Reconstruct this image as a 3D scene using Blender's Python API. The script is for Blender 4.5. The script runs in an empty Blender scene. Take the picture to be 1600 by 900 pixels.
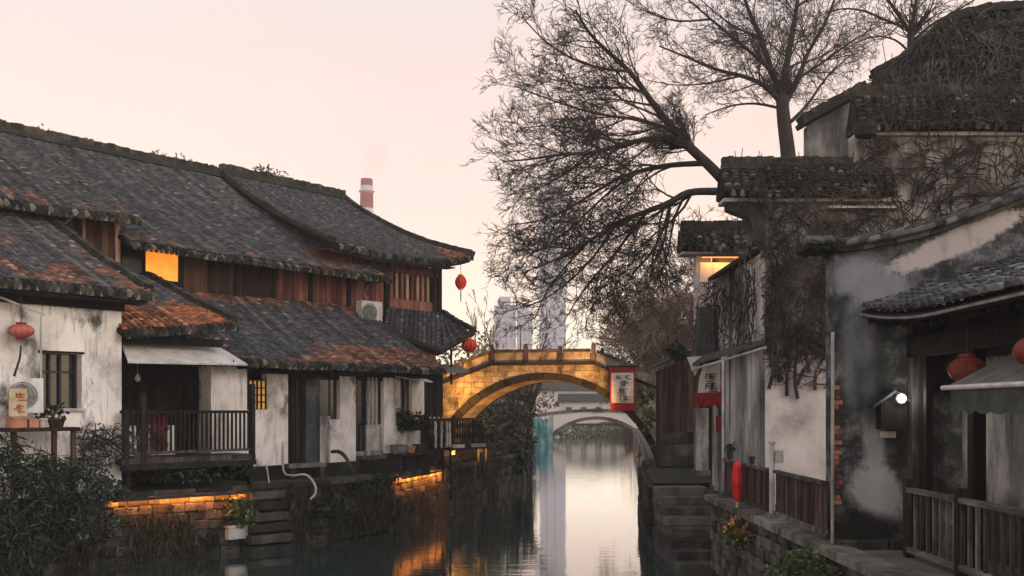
import bpy, bmesh, math, random
import numpy as np
from mathutils import Vector, Matrix, noise as mnoise

R = math.radians
random.seed(11)
rng = np.random.default_rng(11)
scene = bpy.context.scene
col = scene.collection

# ------------------------------------------------------------------ camera
FPX, CAMZ, HZ = 1500.0, 4.0, 640.0          # focal length in photo pixels, eye height over the water, horizon row
cam_d = bpy.data.cameras.new('camera')
cam_d.sensor_width = 36.0
cam_d.lens = 36.0 * FPX / 1600.0
cam_d.shift_y = (HZ - 450.0) / 1600.0
cam_d.clip_start = 0.1
cam_d.clip_end = 4000
cam = bpy.data.objects.new('camera', cam_d)
cam.location = (0, 0, CAMZ)
cam.rotation_euler = (R(90), 0, 0)
col.objects.link(cam)
scene.camera = cam

# ------------------------------------------------------------------ sky, sun, exposure
SUN_EL, SUN_AZ = 24.0, 118.0                # azimuth: degrees clockwise from +Y
world = bpy.data.worlds.new('World')
scene.world = world
world.use_nodes = True
wn, wl = world.node_tree.nodes, world.node_tree.links
wn.clear()
w_out = wn.new('ShaderNodeOutputWorld')
w_sky = wn.new('ShaderNodeTexSky')
w_sky.sky_type = 'NISHITA'
w_sky.sun_disc = False
w_sky.sun_elevation = R(SUN_EL)
w_sky.sun_rotation = R(SUN_AZ)
w_b1 = wn.new('ShaderNodeBackground')
w_b1.inputs['Strength'].default_value = 0.08
wl.new(w_sky.outputs[0], w_b1.inputs['Color'])
w_tc = wn.new('ShaderNodeTexCoord')
w_sep = wn.new('ShaderNodeSeparateXYZ')
wl.new(w_tc.outputs['Generated'], w_sep.inputs[0])
w_noise = wn.new('ShaderNodeTexNoise')
w_noise.inputs['Scale'].default_value = 2.2
w_noise.inputs['Detail'].default_value = 5
w_map = wn.new('ShaderNodeMapping')
w_map.inputs['Scale'].default_value = (1, 1, 3.2)
wl.new(w_tc.outputs['Generated'], w_map.inputs[0])
wl.new(w_map.outputs[0], w_noise.inputs['Vector'])
w_ma = wn.new('ShaderNodeMath'); w_ma.operation = 'MULTIPLY_ADD'
w_ma.inputs[1].default_value = 0.34
wl.new(w_noise.outputs['Fac'], w_ma.inputs[0])
wl.new(w_sep.outputs['Z'], w_ma.inputs[2])
w_ramp = wn.new('ShaderNodeValToRGB')       # thin dusk cloud: cream at the horizon, pink above, greyer overhead
cr = w_ramp.color_ramp
cr.elements[0].position = 0.14; cr.elements[0].color = (1.0, 0.81, 0.59, 1)
cr.elements[1].position = 0.34; cr.elements[1].color = (0.99, 0.65, 0.435, 1)
e = cr.elements.new(0.52); e.color = (0.80, 0.57, 0.43, 1)
e = cr.elements.new(0.72); e.color = (0.60, 0.58, 0.60, 1)
wl.new(w_ma.outputs[0], w_ramp.inputs[0])
w_b2 = wn.new('ShaderNodeBackground')
w_b2.inputs['Strength'].default_value = 1.28
wl.new(w_ramp.outputs[0], w_b2.inputs['Color'])
w_add = wn.new('ShaderNodeAddShader')
wl.new(w_b1.outputs[0], w_add.inputs[0]); wl.new(w_b2.outputs[0], w_add.inputs[1])
wl.new(w_add.outputs[0], w_out.inputs['Surface'])

sun_d = bpy.data.lights.new('sun', 'SUN')
sun_d.energy = 0.9
sun_d.angle = R(25)
sun_d.color = (1.0, 0.93, 0.86)
sun = bpy.data.objects.new('sun', sun_d)
sd = Vector((math.sin(R(SUN_AZ)) * math.cos(R(SUN_EL)), math.cos(R(SUN_AZ)) * math.cos(R(SUN_EL)), math.sin(R(SUN_EL))))
sun.rotation_euler = (-sd).to_track_quat('-Z', 'Y').to_euler()
sun.location = sd * 60
col.objects.link(sun)

vs = scene.view_settings
vs.view_transform = 'Standard'; vs.look = 'None'; vs.gamma = 1.0; vs.use_curve_mapping = False
vs.exposure = 0.0
scene.render.engine = 'CYCLES'
scene.cycles.use_denoising = True
scene.cycles.max_bounces = 6
scene.cycles.volume_bounces = 0
scene.cycles.transparent_max_bounces = 8
scene.cycles.sample_clamp_indirect = 4.0

# ------------------------------------------------------------------ helpers: materials
def nodes_of(m):
    m.use_nodes = True
    return m.node_tree.nodes, m.node_tree.links

def mat(name, ramp, scale=3.0, stretch=(1, 1, 1), rough=0.85, bump=0.3, bscale=None, detail=8.0,
        streak=None, speck=0.25, spec=0.12, metallic=0.0, objrand=0.0, coat=0.0):
    """colour ramp on world-space noise + optional streak layer (colour, scale, stretch, lo, hi)"""
    m = bpy.data.materials.new(name)
    n, l = nodes_of(m)
    b = n['Principled BSDF']
    b.inputs['Roughness'].default_value = rough
    b.inputs['Metallic'].default_value = metallic
    b.inputs['Specular IOR Level'].default_value = spec
    b.inputs['Coat Weight'].default_value = coat
    g = n.new('ShaderNodeNewGeometry')
    mp = n.new('ShaderNodeMapping'); mp.inputs['Scale'].default_value = stretch
    l.new(g.outputs['Position'], mp.inputs[0])
    nz = n.new('ShaderNodeTexNoise'); nz.inputs['Scale'].default_value = scale
    nz.inputs['Detail'].default_value = detail; nz.inputs['Roughness'].default_value = 0.62
    l.new(mp.outputs[0], nz.inputs['Vector'])
    rp = n.new('ShaderNodeValToRGB')
    els = rp.color_ramp.elements
    while len(els) < len(ramp): els.new(0.5)
    for e, (p, c) in zip(els, ramp):
        e.position = p; e.color = (*c, 1)
    src = nz.outputs['Fac']
    if objrand:
        oi = n.new('ShaderNodeObjectInfo')
        ma = n.new('ShaderNodeMath'); ma.operation = 'MULTIPLY_ADD'; ma.inputs[1].default_value = objrand
        l.new(oi.outputs['Random'], ma.inputs[0])
        sb = n.new('ShaderNodeMath'); sb.operation = 'SUBTRACT'; sb.inputs[1].default_value = objrand / 2
        l.new(nz.outputs['Fac'], sb.inputs[0]); l.new(sb.outputs[0], ma.inputs[2])
        src = ma.outputs[0]
    l.new(src, rp.inputs[0])
    out = rp.outputs['Color']
    if streak:
        for sc_, ss, st, lo, hi in (streak if isinstance(streak, list) else [streak]):
            mp2 = n.new('ShaderNodeMapping'); mp2.inputs['Scale'].default_value = st
            mp2.inputs['Location'].default_value = (ss * 1.7, ss, ss * .3)
            l.new(g.outputs['Position'], mp2.inputs[0])
            n2 = n.new('ShaderNodeTexNoise'); n2.inputs['Scale'].default_value = ss
            n2.inputs['Detail'].default_value = 7; n2.inputs['Roughness'].default_value = 0.65
            l.new(mp2.outputs[0], n2.inputs['Vector'])
            mr = n.new('ShaderNodeMapRange'); mr.inputs['From Min'].default_value = lo; mr.inputs['From Max'].default_value = hi
            l.new(n2.outputs['Fac'], mr.inputs['Value'])
            mx = n.new('ShaderNodeMix'); mx.data_type = 'RGBA'
            mx.inputs[7].default_value = (*sc_, 1)
            l.new(mr.outputs[0], mx.inputs[0]); l.new(out, mx.inputs[6])
            out = mx.outputs[2]
    if speck:
        n3 = n.new('ShaderNodeTexNoise'); n3.inputs['Scale'].default_value = 38; n3.inputs['Detail'].default_value = 3
        l.new(g.outputs['Position'], n3.inputs['Vector'])
        mr = n.new('ShaderNodeMapRange'); mr.inputs['To Min'].default_value = 1 - speck; mr.inputs['To Max'].default_value = 1 + speck
        l.new(n3.outputs['Fac'], mr.inputs['Value'])
        mx = n.new('ShaderNodeMix'); mx.data_type = 'RGBA'; mx.blend_type = 'MULTIPLY'; mx.inputs[0].default_value = 1
        l.new(out, mx.inputs[6]); l.new(mr.outputs[0], mx.inputs[7])
        out = mx.outputs[2]
    l.new(out, b.inputs['Base Color'])
    if bump:
        n4 = n.new('ShaderNodeTexNoise'); n4.inputs['Scale'].default_value = bscale or scale * 4
        n4.inputs['Detail'].default_value = 6
        l.new(mp.outputs[0], n4.inputs['Vector'])
        bp = n.new('ShaderNodeBump'); bp.inputs['Strength'].default_value = bump; bp.inputs['Distance'].default_value = 0.03
        l.new(n4.outputs['Fac'], bp.inputs['Height']); l.new(bp.outputs[0], b.inputs['Normal'])
    return m

def glow(name, c, strength, c2=None):
    m = bpy.data.materials.new(name)
    n, l = nodes_of(m)
    b = n['Principled BSDF']
    b.inputs['Base Color'].default_value = (*c, 1)
    b.inputs['Emission Strength'].default_value = strength
    b.inputs['Emission Color'].default_value = (*c, 1)
    if c2:
        g = n.new('ShaderNodeNewGeometry'); nz = n.new('ShaderNodeTexNoise'); nz.inputs['Scale'].default_value = 2.5
        rp = n.new('ShaderNodeValToRGB'); rp.color_ramp.elements[0].position = .35; rp.color_ramp.elements[1].position = .65
        rp.color_ramp.elements[0].color = (*c, 1); rp.color_ramp.elements[1].color = (*c2, 1)
        l.new(g.outputs['Position'], nz.inputs['Vector']); l.new(nz.outputs['Fac'], rp.inputs[0])
        l.new(rp.outputs[0], b.inputs['Emission Color'])
    return m

def tile_mat(name, ramp, orange=None, objrand=False):
    """old clay tiles: every tile its own tone (face attribute rnd), orange tone where org is set, lichen on top"""
    m = bpy.data.materials.new(name)
    n, l = nodes_of(m)
    b = n['Principled BSDF']; b.inputs['Roughness'].default_value = 0.85; b.inputs['Specular IOR Level'].default_value = 0.12
    if objrand:
        oi = n.new('ShaderNodeObjectInfo'); rnd = oi.outputs['Random']
    else:
        at = n.new('ShaderNodeAttribute'); at.attribute_name = 'rnd'; rnd = at.outputs['Fac']
    rp = n.new('ShaderNodeValToRGB'); els = rp.color_ramp.elements
    while len(els) < len(ramp): els.new(0.5)
    for e, (p, c) in zip(els, ramp): e.position = p; e.color = (*c, 1)
    l.new(rnd, rp.inputs[0]); out = rp.outputs[0]
    g = n.new('ShaderNodeNewGeometry')
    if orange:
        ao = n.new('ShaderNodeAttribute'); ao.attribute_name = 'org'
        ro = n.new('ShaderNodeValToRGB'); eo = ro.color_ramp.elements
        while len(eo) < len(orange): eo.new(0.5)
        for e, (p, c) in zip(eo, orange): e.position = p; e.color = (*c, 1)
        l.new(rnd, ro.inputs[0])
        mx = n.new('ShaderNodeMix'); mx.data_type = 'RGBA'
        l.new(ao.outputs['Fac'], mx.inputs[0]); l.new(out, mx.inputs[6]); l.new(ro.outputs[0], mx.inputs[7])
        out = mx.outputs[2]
    nz = n.new('ShaderNodeTexNoise'); nz.inputs['Scale'].default_value = 1.1; nz.inputs['Detail'].default_value = 9; nz.inputs['Roughness'].default_value = .7
    l.new(g.outputs['Position'], nz.inputs['Vector'])
    mr = n.new('ShaderNodeMapRange'); mr.inputs['From Min'].default_value = .52; mr.inputs['From Max'].default_value = .72; mr.inputs['To Max'].default_value = .6
    l.new(nz.outputs['Fac'], mr.inputs['Value'])
    mx = n.new('ShaderNodeMix'); mx.data_type = 'RGBA'; mx.inputs[7].default_value = (.105, .085, .072, 1)
    l.new(mr.outputs[0], mx.inputs[0]); l.new(out, mx.inputs[6])
    l.new(mx.outputs[2], b.inputs['Base Color'])
    n4 = n.new('ShaderNodeTexNoise'); n4.inputs['Scale'].default_value = 30; n4.inputs['Detail'].default_value = 4
    l.new(g.outputs['Position'], n4.inputs['Vector'])
    bp = n.new('ShaderNodeBump'); bp.inputs['Strength'].default_value = .35; bp.inputs['Distance'].default_value = .02
    l.new(n4.outputs['Fac'], bp.inputs['Height']); l.new(bp.outputs[0], b.inputs['Normal'])
    return m

def leaf_mat(name, ramp, rough=.6):
    m = bpy.data.materials.new(name)
    n, l = nodes_of(m)
    b = n['Principled BSDF']; b.inputs['Roughness'].default_value = rough; b.inputs['Specular IOR Level'].default_value = .2
    at = n.new('ShaderNodeAttribute'); at.attribute_name = 'rnd'
    rp = n.new('ShaderNodeValToRGB'); els = rp.color_ramp.elements
    while len(els) < len(ramp): els.new(0.5)
    for e, (p, c) in zip(els, ramp): e.position = p; e.color = (*c, 1)
    l.new(at.outputs['Fac'], rp.inputs[0]); l.new(rp.outputs[0], b.inputs['Base Color'])
    return m

M = {}
M['white_plaster'] = mat('white_plaster', [(0.32, (.30, .28, .265)), (0.46, (.62, .58, .55)), (0.62, (.78, .74, .71))], .9, (1, 1, .8), .9, .35, 9,
    streak=[((.22, .21, .20), 3.4, (2.4, 2.4, .32), .54, .72), ((.07, .067, .064), .75, (1.2, 1.2, .8), .56, .66), ((.05, .048, .046), 4.0, (1.3, 1.3, .5), .68, .73)])
M['grey_plaster'] = mat('grey_plaster', [(0.34, (.05, .05, .05)), (0.5, (.22, .215, .21)), (0.66, (.52, .50, .48))], 1.1, (1, 1, .45), .9, .35, 9,
    streak=((.035, .037, .037), 1.8, (1.6, 1.6, .25), .5, .7))
M['sooty_plaster'] = mat('sooty_plaster', [(0.38, (.022, .025, .026)), (0.50, (.052, .057, .06)), (0.58, (.13, .135, .14)), (0.70, (.36, .36, .37))], .62, (1, 1, .5), .92, .4, 10, detail=12,
    streak=((.015, .018, .018), 2.2, (1.8, 1.8, .3), .56, .74))
M['rose_plaster'] = mat('rose_plaster', [(0.30, (.28, .25, .24)), (0.46, (.52, .47, .45)), (0.62, (.66, .61, .585))], .8, (1, 1, 1), .9, .3, 9,
    streak=((.20, .18, .175), 1.6, (1.5, 1.5, .35), .56, .74))
M['smoky_plaster'] = mat('smoky_plaster', [(0.36, (.05, .055, .06)), (0.47, (.20, .20, .205)), (0.60, (.52, .49, .47))], .55, (1, 1.2, .45), .92, .3, 9, streak=((.018, .02, .021), 1.1, (1, 1.6, .12), .54, .64))
M['weathered_plaster'] = mat('weathered_plaster', [(0.34, (.08, .075, .07)), (0.5, (.24, .225, .215)), (0.66, (.44, .41, .395))], 1.3, (1, 1, .8), .92, .35, 9, streak=((.07, .066, .062), 2.2, (1.5, 1.5, .4), .52, .68))
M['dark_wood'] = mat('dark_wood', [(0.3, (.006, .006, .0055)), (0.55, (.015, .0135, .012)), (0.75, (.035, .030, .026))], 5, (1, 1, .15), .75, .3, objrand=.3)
M['brown_wood'] = mat('brown_wood', [(0.30, (.018, .011, .008)), (0.50, (.050, .026, .017)), (0.72, (.11, .056, .036))], 6, (1, 1, .12), .75, .35, objrand=.45)
M['red_wood'] = mat('red_wood', [(0.3, (.07, .022, .015)), (0.5, (.17, .062, .042)), (0.72, (.33, .16, .115))], 6, (1, 1, .12), .7, .3, objrand=.35)
M['pale_wood'] = mat('pale_wood', [(0.3, (.20, .12, .085)), (0.6, (.44, .29, .21))], 6, (1, 1, .12), .7, .25, objrand=.2)
M['grey_wood'] = mat('grey_wood', [(0.3, (.022, .019, .018)), (0.5, (.060, .053, .050)), (0.72, (.17, .155, .15))], 7, (1, 1, .2), .8, .4, objrand=.35)
M['rail_wood'] = mat('rail_wood', [(0.3, (.05, .045, .042)), (0.5, (.13, .12, .115)), (0.72, (.27, .25, .24))], 7, (1, .2, 1), .8, .4, objrand=.2)
M['fence_wood'] = mat('fence_wood', [(0.3, (.016, .010, .008)), (0.5, (.042, .027, .021)), (0.72, (.095, .066, .052))], 7, (1, 1, .2), .8, .4, objrand=.4)
M['stone'] = mat('stone', [(0.3, (.05, .048, .043)), (0.5, (.115, .108, .095)), (0.7, (.22, .20, .175))], 2.2, (1, 1, 1), .85, .6, 12, objrand=.4,
    streak=((.028, .034, .022), 1.3, (1, 1, .5), .52, .68))
M['dark_stone'] = mat('dark_stone', [(0.3, (.010, .0105, .009)), (0.5, (.028, .028, .024)), (0.7, (.075, .072, .062))], 2.2, (1, 1, 1), .8, .6, 12, objrand=.4,
    streak=((.020, .030, .016), 1.5, (1, 1, .4), .5, .66))
M['step_stone'] = mat('step_stone', [(0.3, (.022, .022, .020)), (0.5, (.055, .053, .047)), (0.7, (.12, .112, .10))], 2.2, (1, 1, 1), .85, .6, 12, objrand=.4)
M['bridge_stone'] = mat('bridge_stone', [(0.3, (.09, .075, .06)), (0.5, (.24, .205, .165)), (0.7, (.40, .35, .28))], 2.4, (1, 1, 1), .85, .5, 12, objrand=.14,
    streak=((.045, .04, .032), 2.4, (1, 1, .45), .50, .68))
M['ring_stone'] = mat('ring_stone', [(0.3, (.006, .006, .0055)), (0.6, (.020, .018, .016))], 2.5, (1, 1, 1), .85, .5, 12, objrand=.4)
M['vault_stone'] = mat('vault_stone', [(0.3, (.10, .085, .075)), (0.6, (.24, .20, .17))], 2.5, (1, 1, 1), .85, .5, 12, objrand=.4)
M['cap_stone'] = mat('cap_stone', [(0.3, (.030, .026, .024)), (0.6, (.11, .09, .078))], 2.5, (1, 1, 1), .85, .5, 12, objrand=.4)
M['bridge_core'] = mat('bridge_core', [(0.3, (.08, .07, .055)), (0.6, (.17, .15, .12))], 4, rough=.95)
M['mortar'] = mat('mortar', [(0.3, (.03, .029, .026)), (0.6, (.075, .07, .06))], 4, rough=.95)
M['ground'] = mat('ground', [(0.3, (.03, .03, .024)), (0.5, (.06, .055, .042)), (0.7, (.10, .09, .07))], 1.5, rough=.95, bump=.6)
M['path'] = mat('path', [(0.3, (.06, .056, .05)), (0.6, (.15, .14, .125))], 1.5, rough=.9, bump=.5)
M['brick'] = mat('brick', [(0.34, (.05, .035, .03)), (0.5, (.22, .075, .045)), (0.68, (.36, .17, .115))], 6, rough=.9, bump=.4, objrand=.5)
M['white_paint'] = mat('white_paint', [(0.3, (.36, .345, .33)), (0.6, (.62, .60, .58))], 4, (1, 1, .4), .5, .05, speck=.1)
M['dirty_white'] = mat('dirty_white', [(0.3, (.20, .195, .19)), (0.6, (.47, .45, .435))], 3, (1, 1, .5), .7, .1)
M['grey_canvas'] = mat('grey_canvas', [(0.3, (.09, .085, .085)), (0.6, (.17, .16, .16))], 3, rough=.85, bump=.2)
M['dark_canvas'] = mat('dark_canvas', [(0.3, (.03, .036, .035)), (0.6, (.07, .078, .075))], 3, rough=.85, bump=.2)
M['pale_canvas'] = mat('pale_canvas', [(0.3, (.38, .36, .35)), (0.6, (.60, .57, .55))], 2.5, rough=.8, bump=.15)
M['grey_metal'] = mat('grey_metal', [(0.3, (.10, .10, .10)), (0.6, (.24, .24, .24))], 5, rough=.45, bump=.1, metallic=.3)
M['dark_metal'] = mat('dark_metal', [(0.3, (.015, .016, .017)), (0.6, (.04, .042, .044))], 5, rough=.5, bump=.1)
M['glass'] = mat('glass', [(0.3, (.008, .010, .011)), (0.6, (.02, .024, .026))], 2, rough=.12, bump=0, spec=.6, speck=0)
M['red_silk'] = mat('red_silk', [(0.3, (.36, .012, .012)), (0.6, (.60, .035, .028))], 5, rough=.55, bump=.15, speck=.1)
M['pink_silk'] = mat('pink_silk', [(0.3, (.34, .075, .065)), (0.6, (.52, .16, .13))], 5, rough=.55, bump=.15, speck=.1)
M['rust_silk'] = mat('rust_silk', [(0.3, (.09, .020, .014)), (0.6, (.22, .050, .034))], 5, rough=.5, bump=.15, speck=.1)
M['gold'] = mat('gold', [(0.3, (.45, .26, .06)), (0.6, (.70, .48, .16))], 6, rough=.5, bump=.1)
M['banner_white'] = mat('banner_white', [(0.3, (.36, .34, .33)), (0.6, (.55, .52, .51))], 4, rough=.8, bump=.1)
M['banner_red'] = mat('banner_red', [(0.3, (.11, .010, .012)), (0.6, (.25, .022, .026))], 5, rough=.8, bump=.1)
M['ink'] = mat('ink', [(0.3, (.02, .03, .032)), (0.6, (.05, .065, .07))], 5, rough=.9, bump=0)
M['red_ink'] = mat('red_ink', [(0.3, (.28, .08, .04)), (0.6, (.36, .13, .07))], 5, rough=.9, bump=0)
M['straw_paper'] = mat('straw_paper', [(0.3, (.34, .27, .17)), (0.6, (.48, .40, .27))], 5, rough=.9, bump=.1)
M['terracotta'] = mat('terracotta', [(0.3, (.26, .10, .06)), (0.6, (.46, .22, .14))], 5, rough=.85, bump=.2)
M['teal_sheet'] = mat('teal_sheet', [(0.36, (.03, .12, .14)), (0.5, (.08, .24, .27)), (0.62, (.30, .36, .36))], .9, (1, 1, .6), .8, .4)
M['bark'] = mat('bark', [(0.3, (.018, .015, .014)), (0.6, (.05, .042, .038))], 5, (1, 1, .4), .95, .8)
M['twig'] = mat('twig', [(0.3, (.022, .018, .017)), (0.6, (.055, .045, .041))], 2, rough=.95, bump=0)
M['brown_twig'] = mat('brown_twig', [(0.3, (.085, .064, .050)), (0.6, (.22, .17, .135))], .5, rough=.95, bump=0)
M['vine'] = mat('vine', [(0.3, (.013, .011, .010)), (0.5, (.036, .030, .027)), (0.7, (.10, .085, .076))], 1.2, rough=.95, bump=0)
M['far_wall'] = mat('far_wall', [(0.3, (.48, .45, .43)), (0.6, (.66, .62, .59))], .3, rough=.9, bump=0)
M['tower'] = mat('tower', [(0.3, (.46, .46, .54)), (0.6, (.55, .55, .63))], .05, rough=.6, bump=0, speck=0)  # distance haze is paled into the tower and band colours
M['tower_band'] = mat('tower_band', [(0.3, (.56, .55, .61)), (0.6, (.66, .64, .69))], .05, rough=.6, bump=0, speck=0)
M['chimney_white'] = mat('chimney_white', [(0.3, (.50, .48, .50)), (0.6, (.66, .64, .66))], .2, rough=.8, bump=0, speck=0)
M['chimney_red'] = mat('chimney_red', [(0.3, (.26, .07, .065)), (0.6, (.36, .11, .10))], .2, rough=.8, bump=0, speck=0)
M['lit_window'] = glow('lit_window', (1.0, .27, .02), 0.95, (1.0, .36, .04))
M['led'] = glow('led', (1.0, .36, .07), 1.6)
M['lamp_white'] = glow('lamp_white', (1.0, .95, .88), 9.0)
M['gold_pane'] = glow('gold_pane', (.75, .40, .10), 0.28)
TILE_RAMP = [(0.0, (.034, .038, .044)), (.40, (.070, .075, .083)), (.75, (.118, .120, .128)), (.95, (.175, .168, .168)), (1.0, (.32, .30, .29))]
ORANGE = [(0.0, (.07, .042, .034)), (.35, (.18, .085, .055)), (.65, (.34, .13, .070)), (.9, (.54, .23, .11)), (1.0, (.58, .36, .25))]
M['tile'] = tile_mat('tile', TILE_RAMP, ORANGE)
M['tile_single'] = tile_mat('tile_single', [(0.0, (.020, .022, .024)), (.5, (.05, .053, .056)), (.9, (.11, .112, .115)), (1.0, (.2, .2, .2))], None, True)
M['mossy_tile'] = tile_mat('mossy_tile', [(0.0, (.012, .014, .012)), (.5, (.034, .037, .030)), (.85, (.095, .09, .076)), (1.0, (.26, .24, .21))], None)
M['black_tile'] = tile_mat('black_tile', [(0.0, (.008, .010, .008)), (.5, (.020, .023, .018)), (.9, (.05, .05, .042)), (1.0, (.16, .15, .13))], None)
M['leaf_dark'] = leaf_mat('leaf_dark', [(0, (.006, .010, .006)), (.6, (.016, .027, .016)), (.9, (.034, .048, .030)), (1, (.085, .10, .075))])
M['leaf_mid'] = leaf_mat('leaf_mid', [(0, (.022, .034, .014)), (.6, (.055, .080, .030)), (1, (.13, .15, .06))])
M['leaf_grey'] = leaf_mat('leaf_grey', [(0, (.014, .020, .016)), (.6, (.034, .048, .038)), (.9, (.07, .088, .07)), (1, (.14, .16, .14))])
M['leaf_pale'] = leaf_mat('leaf_pale', [(0, (.07, .10, .06)), (.6, (.13, .18, .11)), (1, (.24, .28, .20))])
M['leaf_dry'] = leaf_mat('leaf_dry', [(0, (.050, .034, .020)), (.6, (.12, .080, .045)), (1, (.22, .16, .09))])
M['leaf_weed'] = leaf_mat('leaf_weed', [(0, (.010, .011, .007)), (.5, (.026, .026, .016)), (.85, (.055, .048, .030)), (1, (.12, .095, .058))])
M['leaf_orange'] = leaf_mat('leaf_orange', [(0, (.35, .12, .03)), (.6, (.55, .24, .06)), (1, (.62, .42, .12))])

# water: dark green body under a rippled mirror
def water_mat():
    m = bpy.data.materials.new('canal_water')
    n, l = nodes_of(m); n.clear()
    o = n.new('ShaderNodeOutputMaterial')
    d = n.new('ShaderNodeBsdfDiffuse'); d.inputs['Color'].default_value = (.022, .042, .036, 1)
    gl = n.new('ShaderNodeBsdfGlossy'); gl.inputs['Roughness'].default_value = .035; gl.inputs['Color'].default_value = (.97, .97, .97, 1)
    fr = n.new('ShaderNodeFresnel'); fr.inputs['IOR'].default_value = 1.36
    mu = n.new('ShaderNodeMath'); mu.operation = 'MULTIPLY'; mu.inputs[1].default_value = 1.65; mu.use_clamp = True
    l.new(fr.outputs[0], mu.inputs[0])
    mx = n.new('ShaderNodeMixShader')
    l.new(mu.outputs[0], mx.inputs[0]); l.new(d.outputs[0], mx.inputs[1]); l.new(gl.outputs[0], mx.inputs[2])
    g = n.new('ShaderNodeNewGeometry')
    mp = n.new('ShaderNodeMapping'); mp.inputs['Scale'].default_value = (.55, 1.5, 1)
    l.new(g.outputs['Position'], mp.inputs[0])
    a = n.new('ShaderNodeTexNoise'); a.inputs['Scale'].default_value = 1.7; a.inputs['Detail'].default_value = 4
    l.new(mp.outputs[0], a.inputs['Vector'])
    bp = n.new('ShaderNodeBump'); bp.inputs['Strength'].default_value = .20; bp.inputs['Distance'].default_value = .035
    l.new(a.outputs['Fac'], bp.inputs['Height'])
    l.new(bp.outputs[0], gl.inputs['Normal'])
    l.new(mx.outputs[0], o.inputs['Surface'])
    return m
M['water'] = water_mat()

def gable_mat():
    """old lime plaster blackened by soot and damp, with its own worn pale patches on the wall (world x, z)"""
    m = bpy.data.materials.new('sooty_gable')
    n, l = nodes_of(m); b = n['Principled BSDF']; b.inputs['Roughness'].default_value = .93; b.inputs['Specular IOR Level'].default_value = .2
    g = n.new('ShaderNodeNewGeometry')
    def noise(scale, stretch=(1, 1, 1), detail=9, rough=.65):
        mp = n.new('ShaderNodeMapping'); mp.inputs['Scale'].default_value = stretch; l.new(g.outputs['Position'], mp.inputs[0])
        z = n.new('ShaderNodeTexNoise'); z.inputs['Scale'].default_value = scale; z.inputs['Detail'].default_value = detail; z.inputs['Roughness'].default_value = rough
        l.new(mp.outputs[0], z.inputs['Vector']); return z.outputs['Fac']
    def math_(op, a, b_, clamp=False):
        q = n.new('ShaderNodeMath'); q.operation = op; q.use_clamp = clamp
        for i, v in enumerate((a, b_)):
            if isinstance(v, (int, float)): q.inputs[i].default_value = v
            else: l.new(v, q.inputs[i])
        return q.outputs[0]
    def mixc(f, a, c):
        x = n.new('ShaderNodeMix'); x.data_type = 'RGBA'; l.new(f, x.inputs[0]); l.new(a, x.inputs[6]); x.inputs[7].default_value = (*c, 1); return x.outputs[2]
    def blob(cx, cz, rx, rz, ang, amount, soft=.35, nz=None):
        # worn patch: distance from a tilted ellipse, edge broken up by noise
        v = n.new('ShaderNodeVectorMath'); v.operation = 'SUBTRACT'; v.inputs[1].default_value = (cx, 0, cz); l.new(g.outputs['Position'], v.inputs[0])
        s_ = n.new('ShaderNodeSeparateXYZ'); l.new(v.outputs[0], s_.inputs[0]); X, Z = s_.outputs['X'], s_.outputs['Z']
        ca, sa = math.cos(R(ang)), math.sin(R(ang))
        a = math_('DIVIDE', math_('ADD', math_('MULTIPLY', X, ca), math_('MULTIPLY', Z, sa)), rx)
        c = math_('DIVIDE', math_('SUBTRACT', math_('MULTIPLY', Z, ca), math_('MULTIPLY', X, sa)), rz)
        d = math_('SQRT', math_('ADD', math_('MULTIPLY', a, a), math_('MULTIPLY', c, c)), 0)
        d = math_('ADD', d, math_('MULTIPLY', math_('SUBTRACT', nz, .5), 2.1))
        soft *= .6
        mr = n.new('ShaderNodeMapRange'); mr.inputs['From Min'].default_value = 1 + soft; mr.inputs['From Max'].default_value = 1 - soft; mr.inputs['To Max'].default_value = amount
        l.new(d, mr.inputs['Value']); return mr.outputs[0]
    n1 = noise(1.6); n2 = noise(3.2, (1, 1, .3)); n3 = noise(5.0, detail=14, rough=.78)
    rp = n.new('ShaderNodeValToRGB'); els = rp.color_ramp.elements; els.new(.5); els.new(.6)
    for e, (p, c) in zip(els, ((.40, (.013, .015, .0155)), (.49, (.032, .036, .037)), (.545, (.085, .09, .095)), (.64, (.24, .245, .255)))): e.position = p; e.color = (*c, 1)
    l.new(math_('ADD', math_('MULTIPLY', n1, .55), math_('MULTIPLY', n3, .45)), rp.inputs[0]); c = rp.outputs[0]
    c = mixc(blob(6.95, 6.62, 1.15, .20, 24, .95, .22, n3), c, (.42, .385, .375))
    c = mixc(blob(5.62, 6.0, .62, .36, -20, .7, .45, n3), c, (.25, .265, .30))
    c = mixc(blob(5.42, 4.9, .26, .85, 0, .6, .5, n3), c, (.19, .20, .22))
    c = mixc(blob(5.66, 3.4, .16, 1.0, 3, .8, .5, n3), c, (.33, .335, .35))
    c = mixc(blob(5.72, 2.72, .50, .36, -38, .85, .4, n3), c, (.36, .36, .375))
    c = mixc(blob(5.45, 2.1, .55, .30, 0, .95, .4, n3), c, (.012, .014, .014))
    c = mixc(blob(5.6, 4.3, .28, .6, 0, .8, .5, n2), c, (.022, .027, .028))
    sp = n.new('ShaderNodeMapRange'); sp.inputs['From Min'].default_value = .55; sp.inputs['From Max'].default_value = .75; sp.inputs['To Max'].default_value = .6; l.new(n2, sp.inputs['Value'])
    c = mixc(sp.outputs[0], c, (.018, .020, .020))
    l.new(c, b.inputs['Base Color'])
    bp = n.new('ShaderNodeBump'); bp.inputs['Strength'].default_value = .5; bp.inputs['Distance'].default_value = .03; l.new(n3, bp.inputs['Height']); l.new(bp.outputs[0], b.inputs['Normal'])
    return m
M['sooty_gable'] = gable_mat()

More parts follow.
